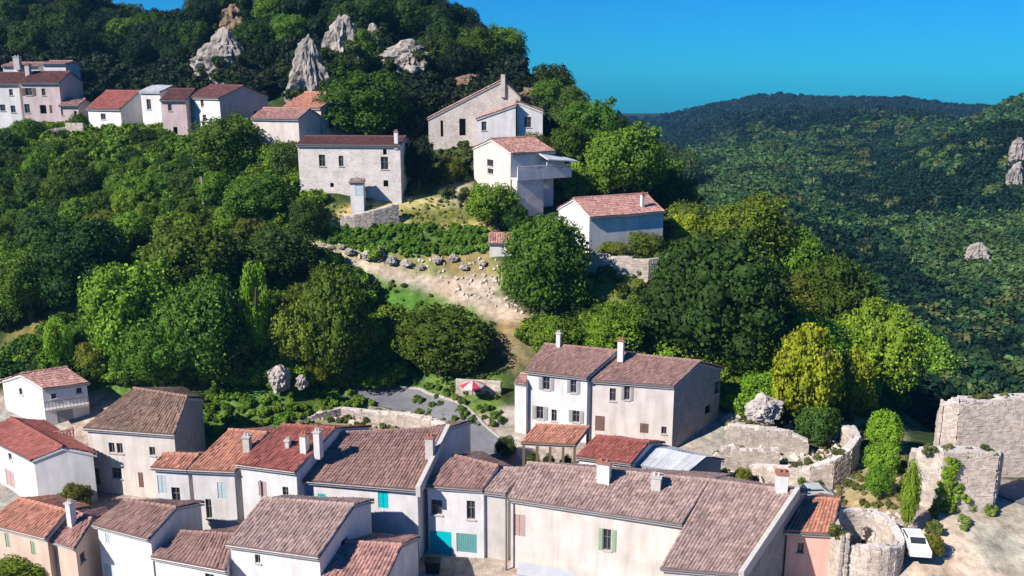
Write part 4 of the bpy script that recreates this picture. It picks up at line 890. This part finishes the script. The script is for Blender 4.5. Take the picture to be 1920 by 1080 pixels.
# scattered trees of the woods, each its own thing
FOR = [ # polygon, spacing m, height, kinds, label, group, count cap, y range
 ([(0, 255), (60, 255), (150, 250), (270, 250), (330, 290), (380, 330), (430, 400), (380, 430), (240, 430), (120, 440), (0, 470)], 4.0, (3.2, 5.6), ('dark', 'mid', 'mid', 'dark', 'green'), 'dark broadleaf tree in the dense wood just below the upper hamlet', 'trees of the wood below the hamlet', 70, (105, 150)),
 ([(0, 480), (120, 440), (220, 450), (420, 430), (600, 470), (680, 520), (720, 600), (740, 690), (660, 720), (480, 725), (200, 715), (0, 690)], 4.2, (3.6, 6.2), ('mid', 'green', 'dark', 'mid', 'olive', 'green'), 'leafy tree in the wood between the hillside path and the lower village', 'trees of the wood above the lower village', 90, (92, 125)),
 ([(1060, 330), (1300, 340), (1380, 420), (1500, 520), (1620, 620), (1760, 740), (1640, 770), (1440, 780), (1370, 690), (1240, 640), (1240, 500), (1270, 400)], 4.8, (5, 8), ('mid', 'green', 'green', 'green', 'olive', 'yellow', 'yellow'), 'leafy tree on the wooded spur right of the houses', 'trees of the spur above the ruins', 90, (84, 170)),
 ([(-200, 0), (1100, -200), (1060, 160), (1000, 140), (800, 180), (620, 160), (500, 160), (300, 150), (200, 150), (130, 130), (-200, 110)], 6.2, (6, 9), ('dark', 'deep', 'dark', 'deep', 'mid'), 'evergreen tree with shadow-darkened leaves on the steep rocky hill above the hamlet', 'trees on the rocky hill', 150, (158, 250)),  # leaf colours darkened to stand for shadow over the hill
 ([(1030, 170), (1120, 200), (1240, 240), (1310, 330), (1060, 330), (1030, 260)], 5, (5.5, 8), ('dark', 'mid', 'dark'), 'dark tree on the wooded ridge behind the balcony house', 'trees on the ridge behind the houses', 40, (126, 175)),
]
# keep woods off houses
HOUSES = []
for o in list(COL.objects):
    if o.parent is None and o.type == 'EMPTY' and o.get('category') in ('house', 'barn', 'wing', 'shed', 'annex', 'porch', 'outbuilding', 'shelter'):
        pts = [c2 for c in o.children if c.type == 'MESH' and c.name.startswith('roof') for c2 in [Vector(v.co)+Vector(ROOTLOC[o.name]) for v in c.data.vertices]]
        if pts: HOUSES.append((min(p.x for p in pts), max(p.x for p in pts), min(p.y for p in pts), max(p.y for p in pts), min(p.z for p in pts)))
def blocked(x, y, r, h, z):
    for a, b, c, d, e in HOUSES:
        if a-r*.8 < x < b+r*.8 and c-r*.8 < y < d+r*.8: return True
        # standing in front of a house and tall enough to hide it
        if c-16 < y < c and a-r*.5 < x < b+r*.5 and z+h > e-4.6: return True
    return False
CLEAR = [[(590, 400), (740, 370), (740, 480), (600, 450)], [(560, 440), (1010, 600), (960, 640), (860, 600), (700, 540), (540, 470)], [(600, 360), (940, 360), (940, 500), (760, 500), (600, 460)], [(690, 505), (860, 550), (930, 600), (750, 590), (700, 600)], [(0, 620), (200, 540), (240, 470), (330, 430), (350, 450), (260, 500), (240, 570), (0, 690)], [(1085, 480), (1235, 480), (1225, 600), (1090, 600)],
         [(395, 40), (450, 40), (450, 150), (395, 150)], [(560, 100), (595, 100), (595, 180), (560, 180)], [(622, 50), (648, 50), (648, 105), (622, 105)], [(740, 90), (790, 90), (790, 128), (740, 128)]]
LM = [(60, 190, 'the pinkish hamlet house'), (192, 220, 'the small red-roofed hamlet house'), (325, 220, 'the tall pink house'), (445, 200, 'the grey gable'), (540, 225, 'the old barn'), (650, 310, 'the wide stone house'), (880, 220, 'the tall stone house'),
 (985, 320, 'the balcony house'), (1175, 430, 'the blue-shaded house'), (940, 480, 'the little pink-roofed shed'), (1150, 740, 'the double farmhouse'), (1580, 850, 'the curved stone wall'), (1820, 780, 'the broken wall'), (85, 750, 'the topmost white gable'), (255, 790, 'the brown-roofed stone house'),
 (420, 118, 'the left limestone outcrop'), (577, 148, 'the tall rock spire'), (763, 112, 'the broad rock outcrop'), (384, 380, 'the power pole'), (750, 510, 'the hillside path'), (700, 735, 'the road bend'), (524, 704, 'the large pale boulder'), (100, 600, 'the grassy trail'), (487, 590, 'the bright columnar tree'),
 (603, 690, 'the narrow columnar tree'), (1022, 500, 'the round tree by the shed'), (1335, 560, 'the huge dark tree'), (1505, 700, 'the tall yellow-green tree'), (660, 20, 'the rocky summit'), (1440, 250, 'the far ridge'), (900, 60, 'the right skyline of the hill'), (120, 60, 'the top left corner'), (340, 15, 'the dip in the skyline')]
WD = dict(dark='dark green', deep='almost black', mid='mid green', green='fresh green', yellow='yellow-green', olive='olive', bright='bright green')
def where(kd, h, hm, px, py):
    d, lx, ly, ph = min((math.hypot(px-a, py-b), a, b, c) for a, b, c in LM)
    hz = 'left of' if px < lx else 'right of'; vt = 'above' if py < ly else 'below'
    rel = hz if abs(px-lx) > 2*abs(py-ly) else (vt if abs(py-ly) > 2*abs(px-lx) else vt+' and '+hz)
    nr = 'close ' if d < 60 else ('well ' if d < 130 else 'far ')
    return '%s %s tree %s%s %s' % ('tall' if h > hm else 'low', WD[kd], nr, rel, ph)
USED = set()
for poly, sp, (h0, h1), kinds, label, grp, cap, (ya, yb) in FOR:
    n = 0
    for _ in range(14000):
        if n >= cap: break
        y = random.uniform(ya, yb); x = random.uniform(-.62, .62)*y*1.05
        z = tz(x, y); h = random.uniform(h0, h1)
        px, py = project(np.array(x), np.array(y), np.array(z)); pyc = float(project(np.array(x), np.array(y), np.array(z+h*.5))[1]); px = float(px); py = float(py)
        if not inpoly(np.array([px]), np.array([py]), poly)[0]: continue
        wd = h*random.uniform(.8, 1.2); hp_ = (py-pyc)*2; wp_ = wd/(y/F)/2
        if any(inpoly(np.array([px, px, px, px-wp_*.6, px+wp_*.6]), np.array([py, pyc, py-hp_*.85, pyc, pyc]), c).any() for c in CLEAR): continue
        if any((x-a)**2+(y-b)**2 < (sp*.5+min(r, 3)*.55)**2 for a, b, r in TREES): continue
        if blocked(x, y, wd/2, h, z): continue
        kd = random.choice(kinds)
        lb = where(kd, h, (h0+h1)/2, px, pyc)
        if lb in USED: lb = lb.replace(' tree ', ' %s tree ' % ('broad' if wd > h else 'narrow'), 1)
        USED.add(lb)
        tree(px, 0, 0, 0, kd, lb, grp, p=Vector((x, y, z)), h=h, wd=wd); n += 1
    print('wood', grp, n)

# ------------------------------------------------------------------ scattered masses (geometry nodes)
def scatter(name, pts, scl, source, color, label=None, seed=0):
    """points with scale and spin; one object, instances of an existing crown"""
    me = bpy.data.meshes.new(name); me.vertices.add(len(pts)); me.vertices.foreach_set('co', np.asarray(pts, np.float32).ravel())
    a = me.attributes.new('scl', 'FLOAT_VECTOR', 'POINT'); a.data.foreach_set('vector', np.asarray(scl, np.float32).ravel())
    r = np.random.default_rng(seed); rot = np.zeros((len(pts), 3)); rot[:, 2] = r.uniform(0, 6.28, len(pts))
    b = me.attributes.new('rot', 'FLOAT_VECTOR', 'POINT'); b.data.foreach_set('vector', rot.astype(np.float32).ravel())
    o = bpy.data.objects.new(name, me); COL.objects.link(o); o.color = (*color, 1); o['kind'] = 'stuff'
    if label: o['label'] = label
    ng = bpy.data.node_groups.new(name, 'GeometryNodeTree')
    ng.interface.new_socket('Geometry', in_out='INPUT', socket_type='NodeSocketGeometry'); ng.interface.new_socket('Geometry', in_out='OUTPUT', socket_type='NodeSocketGeometry')
    N, L = ng.nodes, ng.links; gi = N.new('NodeGroupInput'); go_ = N.new('NodeGroupOutput')
    mp = N.new('GeometryNodeMeshToPoints'); ip = N.new('GeometryNodeInstanceOnPoints'); oi = N.new('GeometryNodeObjectInfo'); oi.inputs[0].default_value = source
    oi.transform_space = 'ORIGINAL'; oi.inputs['As Instance'].default_value = False
    s1 = N.new('GeometryNodeInputNamedAttribute'); s1.data_type = 'FLOAT_VECTOR'; s1.inputs[0].default_value = 'scl'
    s2 = N.new('GeometryNodeInputNamedAttribute'); s2.data_type = 'FLOAT_VECTOR'; s2.inputs[0].default_value = 'rot'
    L.new(gi.outputs[0], mp.inputs[0]); L.new(mp.outputs[0], ip.inputs['Points']); L.new(oi.outputs['Geometry'], ip.inputs['Instance'])
    L.new(s1.outputs['Attribute'], ip.inputs['Scale']); L.new(s2.outputs['Attribute'], ip.inputs['Rotation']); L.new(ip.outputs[0], go_.inputs[0])
    md = o.modifiers.new('scatter', 'NODES'); md.node_group = ng
    return o
# three real trees of the far slope lend their crowns to the wood around them
src = []
for i, (px, py) in enumerate([(1650, 470), (1500, 330), (1800, 560)]):
    p = hit(px, py, 180, 900)
    T = tree(px, 0, 0, 0, ('mid', 'dark', 'mid')[i], ('tree in the middle of the far valley slope', 'tree high on the far slope under the ridge', 'tree low on the far slope below the pale boulder patch')[i], 'trees singled out on the far slope', p=p, far=True, h=7, wd=7); T.children[0].data = CRF[i]; src.append(T.children[0])
def cand(n, y0, y1, u0, u1, seed, pw=1.):
    r = np.random.default_rng(seed); y = y0+(y1-y0)*r.random(n)**pw; u = u0+(u1-u0)*r.random(n); x = u*y
    return x, y, TZ(x, y), r
x, y, z, r = cand(12000, 150, 640, .10, .72, 1)
px, py = project(x, y, z)
spur = (y < 178) & (px < 1330)
k = ~spur & ~((y < 178) & (z > 12))
x, y, z = x[k], y[k], z[k]
def mass(name, x, y, z, r, hmin, hmax, colors, lab, seed):
    n = len(x); pick = r.choice(len(colors), n, p=([.4, .3, .2, .1] if len(colors) == 4 else None))
    big = vnoise(x, y, 52, 31)+.5*vnoise(x, y, 16, 32); pick = np.where(big > .2, 0, np.where(big < -.2, np.where(pick == 3, 3, 2), pick))
    for i, c in enumerate(colors):
        m = pick == i; h = r.uniform(hmin, hmax, n)[m]; wv = h*r.uniform(.85, 1.3, m.sum())
        if m.sum() == 0: continue
        scatter(name, np.stack([x[m], y[m], z[m]+h*.42], 1), np.stack([wv/2, wv/2, h/2], 1), src[i % 3], c, lab, seed+i)
mass('far_woodland', x, y, z, r, 5, 13, [(.055, .125, .035), (.022, .064, .028), (.009, .030, .018), (.085, .125, .04)], 'wood covering the far slope of the valley', 5)
x, y, z, r = cand(12000, 620, 1290, .08, .66, 2)
mass('distant_woodland', x, y, z, r, 8, 14, [(.02, .042, .035), (.014, .032, .032), (.010, .024, .028)], 'distant wood on the hills along the horizon', 15)  # bluish crown colours include some of the distance haze
# rocky hill: wood between the single trees, leaf colours darkened for shadow
x, y, z, r = cand(3600, 139, 300, -.66, .11, 3)
kk = (y > 160) | (x/y > -.12); x, y, z = x[kk], y[kk], z[kk]
px, py = project(x, y, z); ok = np.ones(len(x), bool)
for c in CLEAR: ok &= ~inpoly(px, py, c) & ~inpoly(px, py-12, c)
for a, b, c, d, e in HOUSES: ok &= ~((x > a-2) & (x < b+2) & (y > c-2) & (y < d+2))
x, y, z = x[ok], y[ok], z[ok]
mass('hill_woodland', x, y, z, r, 3, 5.5, [(.024, .042, .018), (.020, .038, .016), (.014, .026, .013)], 'shadow-darkened evergreen undergrowth of the rocky hill', 25)
# undergrowth on the slopes
def undergrowth(name, poly, n, ya, yb, h0, h1, colors, seed, lab, clear=True):
    x, y, z, r = cand(n*12, ya, yb, -.62, .62, seed); px, py = project(x, y, z); ok = inpoly(px, py, poly)
    if clear:
        for c in CLEAR: ok &= ~inpoly(px, py, c)
    for a, b, c, d, e in HOUSES: ok &= ~((x > a-.3) & (x < b+.3) & (y > c-.6) & (y < d))
    x, y, z = x[ok][:n], y[ok][:n], z[ok][:n]
    mass(name, x, y, z-.15, r, h0, h1, colors, lab, seed)
D3 = [(.12, .24, .02), (.075, .17, .016), (.035, .09, .014)]
undergrowth('slope_undergrowth', [(0, 240), (560, 250), (700, 480), (760, 640), (740, 730), (0, 720)], 4200, 90, 150, 1.2, 3.2, D3, 41, 'leafy undergrowth of the wooded slope left of the path')
undergrowth('spur_undergrowth', [(1000, 300), (1320, 330), (1800, 740), (1640, 780), (1380, 790), (960, 640), (1080, 600), (1080, 480)], 3600, 84, 170, 1.2, 3.2, D3, 45, 'leafy undergrowth of the spur behind the farmhouse')
undergrowth('garden_shrubs', [(360, 735), (660, 735), (700, 760), (560, 790), (400, 830), (360, 800)], 420, 80, 104, .5, 1.3, [(.13, .27, .025), (.08, .18, .02), (.06, .13, .02)], 49, 'shrubs and weeds between the village roofs and the wood')
undergrowth('bank_weeds', [(560, 765), (850, 775), (850, 830), (560, 825)], 420, 76, 96, .3, .9, [(.14, .2, .05), (.09, .16, .03), (.26, .25, .12)], 97, 'weeds on the bank below the road', False)
undergrowth('verge_shrubs', [(745, 690), (945, 690), (945, 800), (870, 800), (740, 735)], 150, 84, 104, .4, 1.1, [(.10, .18, .03), (.06, .12, .025), (.12, .16, .05)], 53, 'shrubs and grass clumps beside the road')
undergrowth('terrace_grass', [(595, 425), (930, 430), (925, 475), (780, 485), (600, 458)], 1700, 100, 125, .5, 1.2, [(.10, .24, .025), (.08, .19, .02), (.06, .14, .02)], 57, 'band of green vines and bushes along the hillside terrace', False)
undergrowth('dry_tufts', [(600, 380), (930, 370), (935, 430), (600, 430)], 1200, 105, 130, .2, .6, [(.33, .36, .10), (.27, .31, .08), (.14, .21, .04)], 61, 'dry grass tufts on the hillside terrace', False)
undergrowth('lawn_tufts', [(680, 508), (880, 575), (930, 610), (700, 640)], 260, 96, 125, .3, .8, [(.09, .18, .025), (.08, .16, .025), (.06, .13, .02)], 65, 'tall grass clumps below the hillside path', False)
undergrowth('rubble_weeds', [(1340, 770), (1560, 770), (1640, 800), (1700, 860), (1700, 980), (1560, 960), (1340, 900)], 330, 60, 92, .3, .9, [(.14, .17, .05), (.09, .14, .03), (.2, .19, .08)], 69, 'weeds between the terrace walls', False)
undergrowth('ruin_weeds', [(1740, 930), (1870, 930), (1860, 1000), (1750, 1005)], 120, 55, 80, .5, 1.2, [(.12, .19, .04), (.08, .15, .03), (.2, .2, .07)], 73, 'green weeds at the foot of the ivy-striped ruin', False)
undergrowth('meadow_shrubs', [(1060, 480), (1240, 480), (1230, 650), (1060, 650)], 300, 88, 112, .5, 1.6, [(.13, .19, .035), (.08, .15, .025), (.05, .1, .02)], 77, 'shrubs and tall grass on the lawn below the blue-shaded house', False)
undergrowth('hamlet_shrubs', [(60, 225), (560, 215), (900, 270), (1000, 300), (900, 400), (740, 370), (560, 350), (240, 290), (60, 270)], 330, 112, 158, .6, 1.7, [(.08, .12, .03), (.05, .09, .02), (.14, .13, .05)], 81, 'bushes among the houses of the upper hamlet', False)
undergrowth('village_weeds', [(0, 880), (330, 900), (330, 960), (130, 960), (0, 930)], 130, 58, 84, .2, .7, [(.2, .22, .1), (.12, .15, .06), (.25, .22, .15)], 85, 'weeds on the stony ground below the brown-roofed stone house', False)
# ivy on the ruin
x = []; rr = np.random.default_rng(8)
for i in range(90):
    t = rr.random(); px_ = 1780+rr.normal(0, 6+12*t*t); py_ = 862+t*95; p = at(px_, py_, 67.5-.05); x.append((p.x, p.y, p.z))
iv = scatter('ivy', x, np.stack([rr.uniform(.2, .4, 90)]*3, 1), src[0], (.17, .32, .03), None, 8); iv['label'] = 'stripe of bright green ivy hanging on the front of the square ruin'

# ------------------------------------------------------------------ rocks
M['crag'] = mat('weathered_crag', (.43, .375, .33), (.15, .135, .12), .5, .95, 1., 2.2, det=10)
def rock(name, cx_, cy_, wpx, hpx, Y, label, m='rock', seed=1, sharp=1.0, depth=.8, lean=0, group=None, sink=.25, zbase=None):
    c = at(cx_, cy_, Y); s_ = (c-EYE).length/F; W, Hh = wpx*s_/2, hpx*s_/2
    bm = bmesh.new(); bmesh.ops.create_icosphere(bm, subdivisions=5, radius=1); off = Vector((seed*7.3, seed*3.1, seed))
    for v in bm.verts:
        p = v.co.copy(); n1 = noise.noise(p*1.4+off); n2 = noise.noise(p*3.3+off); n3 = noise.noise(p*8+off)+.7*noise.noise(p*19+off)
        cell = noise.cell(Vector((p.x*3+seed, p.y*3, p.z*1.5)))
        k = 1+.38*n1+.2*n2+.08*n3+.10*cell
        t = (p.z+1)/2; tp = 1-(t**1.5)*.65*sharp
        k *= 1+.22*abs(noise.noise(Vector((p.x*2.2-seed, p.y*2.2, p.z*1.1))))-.10*math.fabs(math.sin(p.z*9+n1*5))
        k *= 1+.16*noise.cell(Vector((p.x*6+seed, p.y*6, p.z*3)))
        v.co = Vector((p.x*k*(1.15 if m == 'crag' else 1)*W*tp+lean*W*t, p.y*k*W*depth*tp, p.z*(1+.25*n1+.1*n2)*Hh*(1.12 if m == 'crag' else 1)*(1+sink)-(Hh*sink)))
    me = bpy.data.meshes.new(name); bm.to_mesh(me); bm.free(); me.materials.append(M[m])
    o = bpy.data.objects.new(name, me); COL.objects.link(o); o.location = c; tag(o, label, 'rock', group); return o
rock('rock_outcrop', 420, 120, 84, 96, 168, 'pale limestone outcrop left of the rust-coloured bank above the hamlet', seed=1, sharp=.35, m='crag')
rock('rock_outcrop', 438, 66, 66, 86, 180, 'upper part of the pale cliff, above the left outcrop', seed=2, sharp=.4, m='browncliff')
rock('rock_outcrop', 478, 152, 120, 60, 168, 'rust-coloured rocky bank above the grey gable', m='browncliff', seed=3, sharp=.3)
rock('rock_spire', 577, 150, 84, 124, 150, 'tall pale rock spire above the old barn', seed=4, sharp=1.0, lean=.1, m='crag')
rock('rock_outcrop', 634, 86, 54, 90, 162, 'narrow pale rock face right of the tall spire', seed=5, sharp=.45, lean=.3, m='crag')
rock('rock_outcrop', 763, 114, 84, 60, 160, 'broad low rock outcrop on the right shoulder of the hill', seed=6, sharp=.3, m='crag')
rock('rock_outcrop', 700, 72, 24, 40, 170, 'small rock between the narrow face and the broad outcrop', seed=7, sharp=.4, m='crag')
rock('rock_spire', 526, 6, 16, 44, 196, 'slim pale rock cut by the top edge', seed=8, sharp=.5, m='crag')
rock('rock_outcrop', 880, 150, 46, 20, 158, 'low brownish rock behind the long sloping roof', m='browncliff', seed=9, sharp=.3)
rock('rock_outcrop', 1000, 176, 50, 26, 152, 'grassy brown rock ledge behind the tall stone house', m='browncliff', seed=10, sharp=.3)
rock('rock_outcrop', 1908, 285, 24, 40, 360, 'pale rock face at the right edge, upper', seed=11, sharp=.4, m='crag')
rock('rock_outcrop', 1904, 345, 34, 62, 345, 'pale rock face at the right edge, lower', seed=12, sharp=.4, m='crag')
rock('rock_outcrop', 1832, 480, 38, 36, 272, 'pale boulder patch in the far wooded slope', seed=13, sharp=.3, m='crag')
rock('boulder', 524, 704, 40, 40, 93, 'large pale boulder at the foot of the wood', seed=14, sharp=.4)
rock('boulder', 566, 714, 22, 22, 93, 'smaller pale boulder right of the large one', seed=15, sharp=.4)
rock('boulder', 1432, 762, 62, 44, 84, 'rounded grey rock knoll right of the farmhouse gable', seed=16, sharp=.4)
rr = np.random.default_rng(77); P_ = []; S_ = []
for cx_, cy_, w_, h_, Y_ in [(420, 120, 84, 96, 168), (438, 66, 66, 86, 180), (478, 152, 120, 60, 168), (577, 150, 84, 124, 150), (634, 86, 54, 90, 162), (763, 114, 84, 60, 160), (700, 72, 30, 40, 170)]:
    for k in range(int(w_*.26)):
        a_ = rr.uniform(-.75, .75); b_ = rr.uniform(.1, .62) if abs(a_) < .4 else rr.uniform(-.35, .6)
        if rr.random() < .12: b_ = rr.uniform(-.3, .2)
        q = at(cx_+a_*w_*.75, cy_+b_*h_+.1*h_, Y_-1.5-rr.random()*2.5); P_.append((q.x, q.y, q.z)); S_.append([rr.uniform(.45, 1.5)]*3)
P_ = np.array(P_); S_ = np.array(S_)
scatter('crag_shrubs', P_, S_, src[1], (.045, .085, .02), 'dark shrubs growing around and on the pale crags', 9)
P_ = []; S_ = []
for (xa, ya_, xb, yb_, Y_) in [(1725, 838, 1866, 842, 67.9), (1800, 744, 1918, 740, 75.4), (1470, 874, 1590, 842, 77), (1560, 985, 1590, 1005, 61.5)]:
    for k in range(22):
        t_ = rr.random(); q = at(xa+(xb-xa)*t_, ya_+(yb_-ya_)*t_+rr.uniform(-2, 14), Y_); P_.append((q.x, q.y, q.z)); S_.append([rr.uniform(.12, .38)]*3)
scatter('wall_weeds', np.array(P_), np.array(S_), src[1], (.12, .16, .05), 'weeds rooted in the tops of the ruined walls', 10)
R_ = random.Random(5)
BL = ['largest block', 'angular block', 'flat block', 'tilted block', 'broken block', 'small block', 'narrow block', 'rounded block']
for i, (a, b, w_, h_) in enumerate([(655, 470, 30, 18), (690, 476, 34, 26), (712, 468, 24, 24), (735, 486, 30, 24), (762, 492, 28, 20), (820, 486, 30, 20), (850, 482, 26, 22), (640, 462, 20, 12), (790, 500, 24, 14), (870, 500, 26, 14), (905, 492, 24, 16), (620, 462, 22, 10)]):
    p = hit(a, b+h_/2, 95, 130)
    ordn = ['first', 'second', 'third', 'fourth', 'fifth', 'sixth', 'seventh', 'eighth', 'ninth', 'tenth', 'eleventh', 'last'][sorted([655, 690, 712, 735, 762, 820, 850, 640, 790, 870, 905, 620]).index(a)]
    rock('boulder', a, b, w_*.62, h_*.6, p.y, ordn+' pale rock block from the left along the hillside path', seed=20+i, sharp=.3, group='rock blocks along the hillside path')
# loose rubble as one mass
def rubble(name, poly, n, ya, yb, s0, s1, m, seed, lab):
    x, y, z, r = cand(n*10, ya, yb, -.62, .62, seed); px, py = project(x, y, z); ok = inpoly(px, py, poly)
    for a, b, c, d, e in HOUSES: ok &= ~((x > a) & (x < b) & (y > c) & (y < d))
    x, y, z = x[ok][:n], y[ok][:n], z[ok][:n]; mb = MB()
    for i in range(len(x)):
        s_ = r.uniform(s0, s1); ax = Vector(r.normal(size=3)).normalized(); ay = ax.orthogonal().normalized(); az = ax.cross(ay)
        mb.box((x[i], y[i], z[i]+s_*.2), ax*s_*r.uniform(.7, 1.2), ay*s_*.8, az*s_*r.uniform(.5, .9), 0, r.random())
    o = mb.build(name, M[m]); o['kind'] = 'stuff'; o['label'] = lab
rubble('path_rubble', [(600, 450), (760, 480), (930, 485), (985, 595), (900, 570), (760, 505), (600, 468)], 480, 98, 125, .05, .26, 'palestone_b', 91, 'loose stones along the hillside path')
rubble('terrace_rubble', [(1340, 770), (1560, 800), (1600, 900), (1440, 915), (1340, 900)], 700, 65, 90, .08, .4, 'palestone_b', 92, 'rubble between the terrace walls')
rubble('bank_rubble', [(560, 770), (850, 790), (840, 830), (560, 820)], 260, 76, 96, .06, .3, 'palestone_b', 93, 'stones on the bank below the road')
rubble('tower_rubble', [(1575, 960), (1690, 960), (1690, 1075), (1575, 1075)], 240, 58, 70, .06, .32, 'palestone_b', 95, 'rubble in and around the hollow round tower')
rubble('yard_rubble', [(130, 925), (330, 925), (340, 965), (130, 965)], 260, 60, 82, .06, .3, 'palestone_b', 94, 'stones in the yard below the brown-roofed stone house')

# ------------------------------------------------------------------ cars, parasol, pole, bin
def car(px, py, ang, m, label, Y=None):
    p = hit(px, py, 50, 110); z = max(tz(p.x+dx, p.y+dy) for dx in (-1, 0, 1) for dy in (-1, 0, 1)); T = root('parked_car', (p.x, p.y, z), label, 'car')
    T.rotation_euler = (0, 0, ang); T.scale = (.88, .88, .88)
    def part(nm, mb, m_): 
        o = bpy.data.objects.new(nm, mb.mesh(nm, m_)); COL.objects.link(o); o.parent = T; return o
    prof = [(-2, .35), (-2.02, .8), (-1.9, .95), (-1.1, 1.0), (-.55, 1.45), (.9, 1.47), (1.6, 1.0), (1.98, .9), (2.02, .35)]
    s = MB(); n = len(prof)
    for sgn in (-1, 1):
        for (x_, z_) in prof: s.v.append((x_, sgn*(.84 if z_ < 1.1 else .66), z_))
    for i in range(n): s.f.append((i, (i+1) % n, n+(i+1) % n, n+i)); s.m.append(0); s.t.append(.5)
    s.f.append(tuple(range(n))[::-1]); s.m.append(0); s.t.append(.5); s.f.append(tuple(range(n, 2*n))); s.m.append(0); s.t.append(.5)
    part('body', s, M[m])
    s = MB(); s.hexa([(-1.02, -.6, 1.07), (-1.02, .6, 1.07), (-.6, .6, 1.42), (-.6, -.6, 1.42)], [(-1.06, -.6, 1.09), (-1.06, .6, 1.09), (-.64, .6, 1.45), (-.64, -.6, 1.45)]); part('windscreen', s, M['glass'])
    s = MB(); s.hexa([(1.5, -.6, 1.1), (1.5, .6, 1.1), (.98, .6, 1.43), (.98, -.6, 1.43)], [(1.55, -.6, 1.12), (1.55, .6, 1.12), (1.03, .6, 1.46), (1.03, -.6, 1.46)]); part('rear_window', s, M['glass'])
    for sg in (-1, 1):
        s = MB(); y_ = sg*.745; s.hexa([(-.85, y_-.03, 1.06), (1.25, y_-.03, 1.06), (1.25, y_+.03, 1.06), (-.85, y_+.03, 1.06)], [(-.5, sg*.70-.03, 1.38), (.85, sg*.70-.03, 1.38), (.85, sg*.70+.03, 1.38), (-.5, sg*.70+.03, 1.38)]); part('side_window', s, M['glass'])
        for xx in (-1.25, 1.25):
            s = MB(); s.tube((xx, sg*.70, .32), (xx, sg*.9, .32), .32, n=14); w_ = part('wheel', s, M['rubber'])
            s = MB(); s.tube((xx, sg*.9, .32), (xx, sg*.92, .32), .19, n=10); r_ = part('rim', s, M['zinc']); r_.parent = w_
    return T
car(1712, 1040, math.radians(82), 'carwhite', 'small white car parked nose-in between the round tower and the dirt track')
car(1520, 940, math.radians(4), 'cargrey', 'silver car parked behind the salmon pink house roof')
p = hit(812, 1072, 50, 90); T = root('rubbish_bin', p, 'dark bin at the foot of the wall under the teal garage door', 'bin')
s = MB(); s.hexa([p+Vector((-.5, -.35, 0)), p+Vector((.5, -.35, 0)), p+Vector((.5, .35, 0)), p+Vector((-.5, .35, 0))], [p+Vector((-.6, -.42, .9)), p+Vector((.6, -.42, .9)), p+Vector((.6, .42, .9)), p+Vector((-.6, .42, .9))]); s.build('body', M['black'], T)
s = MB(); s.box(p+Vector((0, 0, .96)), (.64, 0, 0), (0, .46, 0), (0, 0, .05)); s.build('lid', M['black'], T)
p = at(886, 716, 91.2); p.z = tz(p.x, p.y); T = root('parasol', p, 'red and white parasol open above the pale garden wall', 'parasol')
s = MB(); s.tube(p, p+Vector((0, 0, 2.4)), .04); s.build('pole', M['frame'], T)
s = MB(); t_ = MB(); top = p+Vector((0, 0, 2.5))
for k in range(8):
    a0, a1 = k*math.pi/4, (k+1)*math.pi/4; e = [top+Vector((1.25*math.cos(a), 1.25*math.sin(a), -.55)) for a in (a0, a1)]
    (s if k % 2 == 0 else t_).face([top, e[0], e[1]]); (s if k % 2 == 0 else t_).face([e[0], e[0]-UP*.14, e[1]-UP*.14, e[1]])
s.build('canopy', M['parasol'], T); t_.build('canopy_panel', M['canvaswhite'], T)
p = hit(384, 418, 100, 140); T = root('power_pole', p, 'thin grey power pole standing in the wood left of the path', 'pole')
s = MB(); s.tube(p, p+Vector((0, 0, 6.2)), .11, .08); s.build('post', M['cap'], T)
s = MB(); s.box(p+Vector((0, 0, 5.7)), (.7, 0, 0), (0, .06, 0), (0, 0, .06)); s.build('crossbar', M['wood'], T)
# table and chairs, simple pots under the orange shelter
for i, (a, b, lab) in enumerate([(1000, 858, 'round green potted plant at the left of the orange terrace shelter'), (1028, 862, 'green potted plant in the middle of the orange terrace shelter'), (1062, 864, 'dark potted plant at the right of the orange terrace shelter')]):
    q = onz(a, b-6, 15.4); q.z = tz(q.x, q.y)
    T = tree(a, 0, 0, 0, 'dark', lab, name='potted_plant', cat='plant', p=q, h=2.4, wd=1.3)
    s = MB(); s.tube(q+Vector((0, 0, -.1)), q+Vector((0, 0, .5)), .25, .33, 10); s.build('pot', M['pot'], T)
T = tree(948, 812, 862, 42, 'dark', 'scrawny dark tree at the left corner of the orange terrace shelter')
print('objects', len(SC.objects), 'trees', len(TREES))
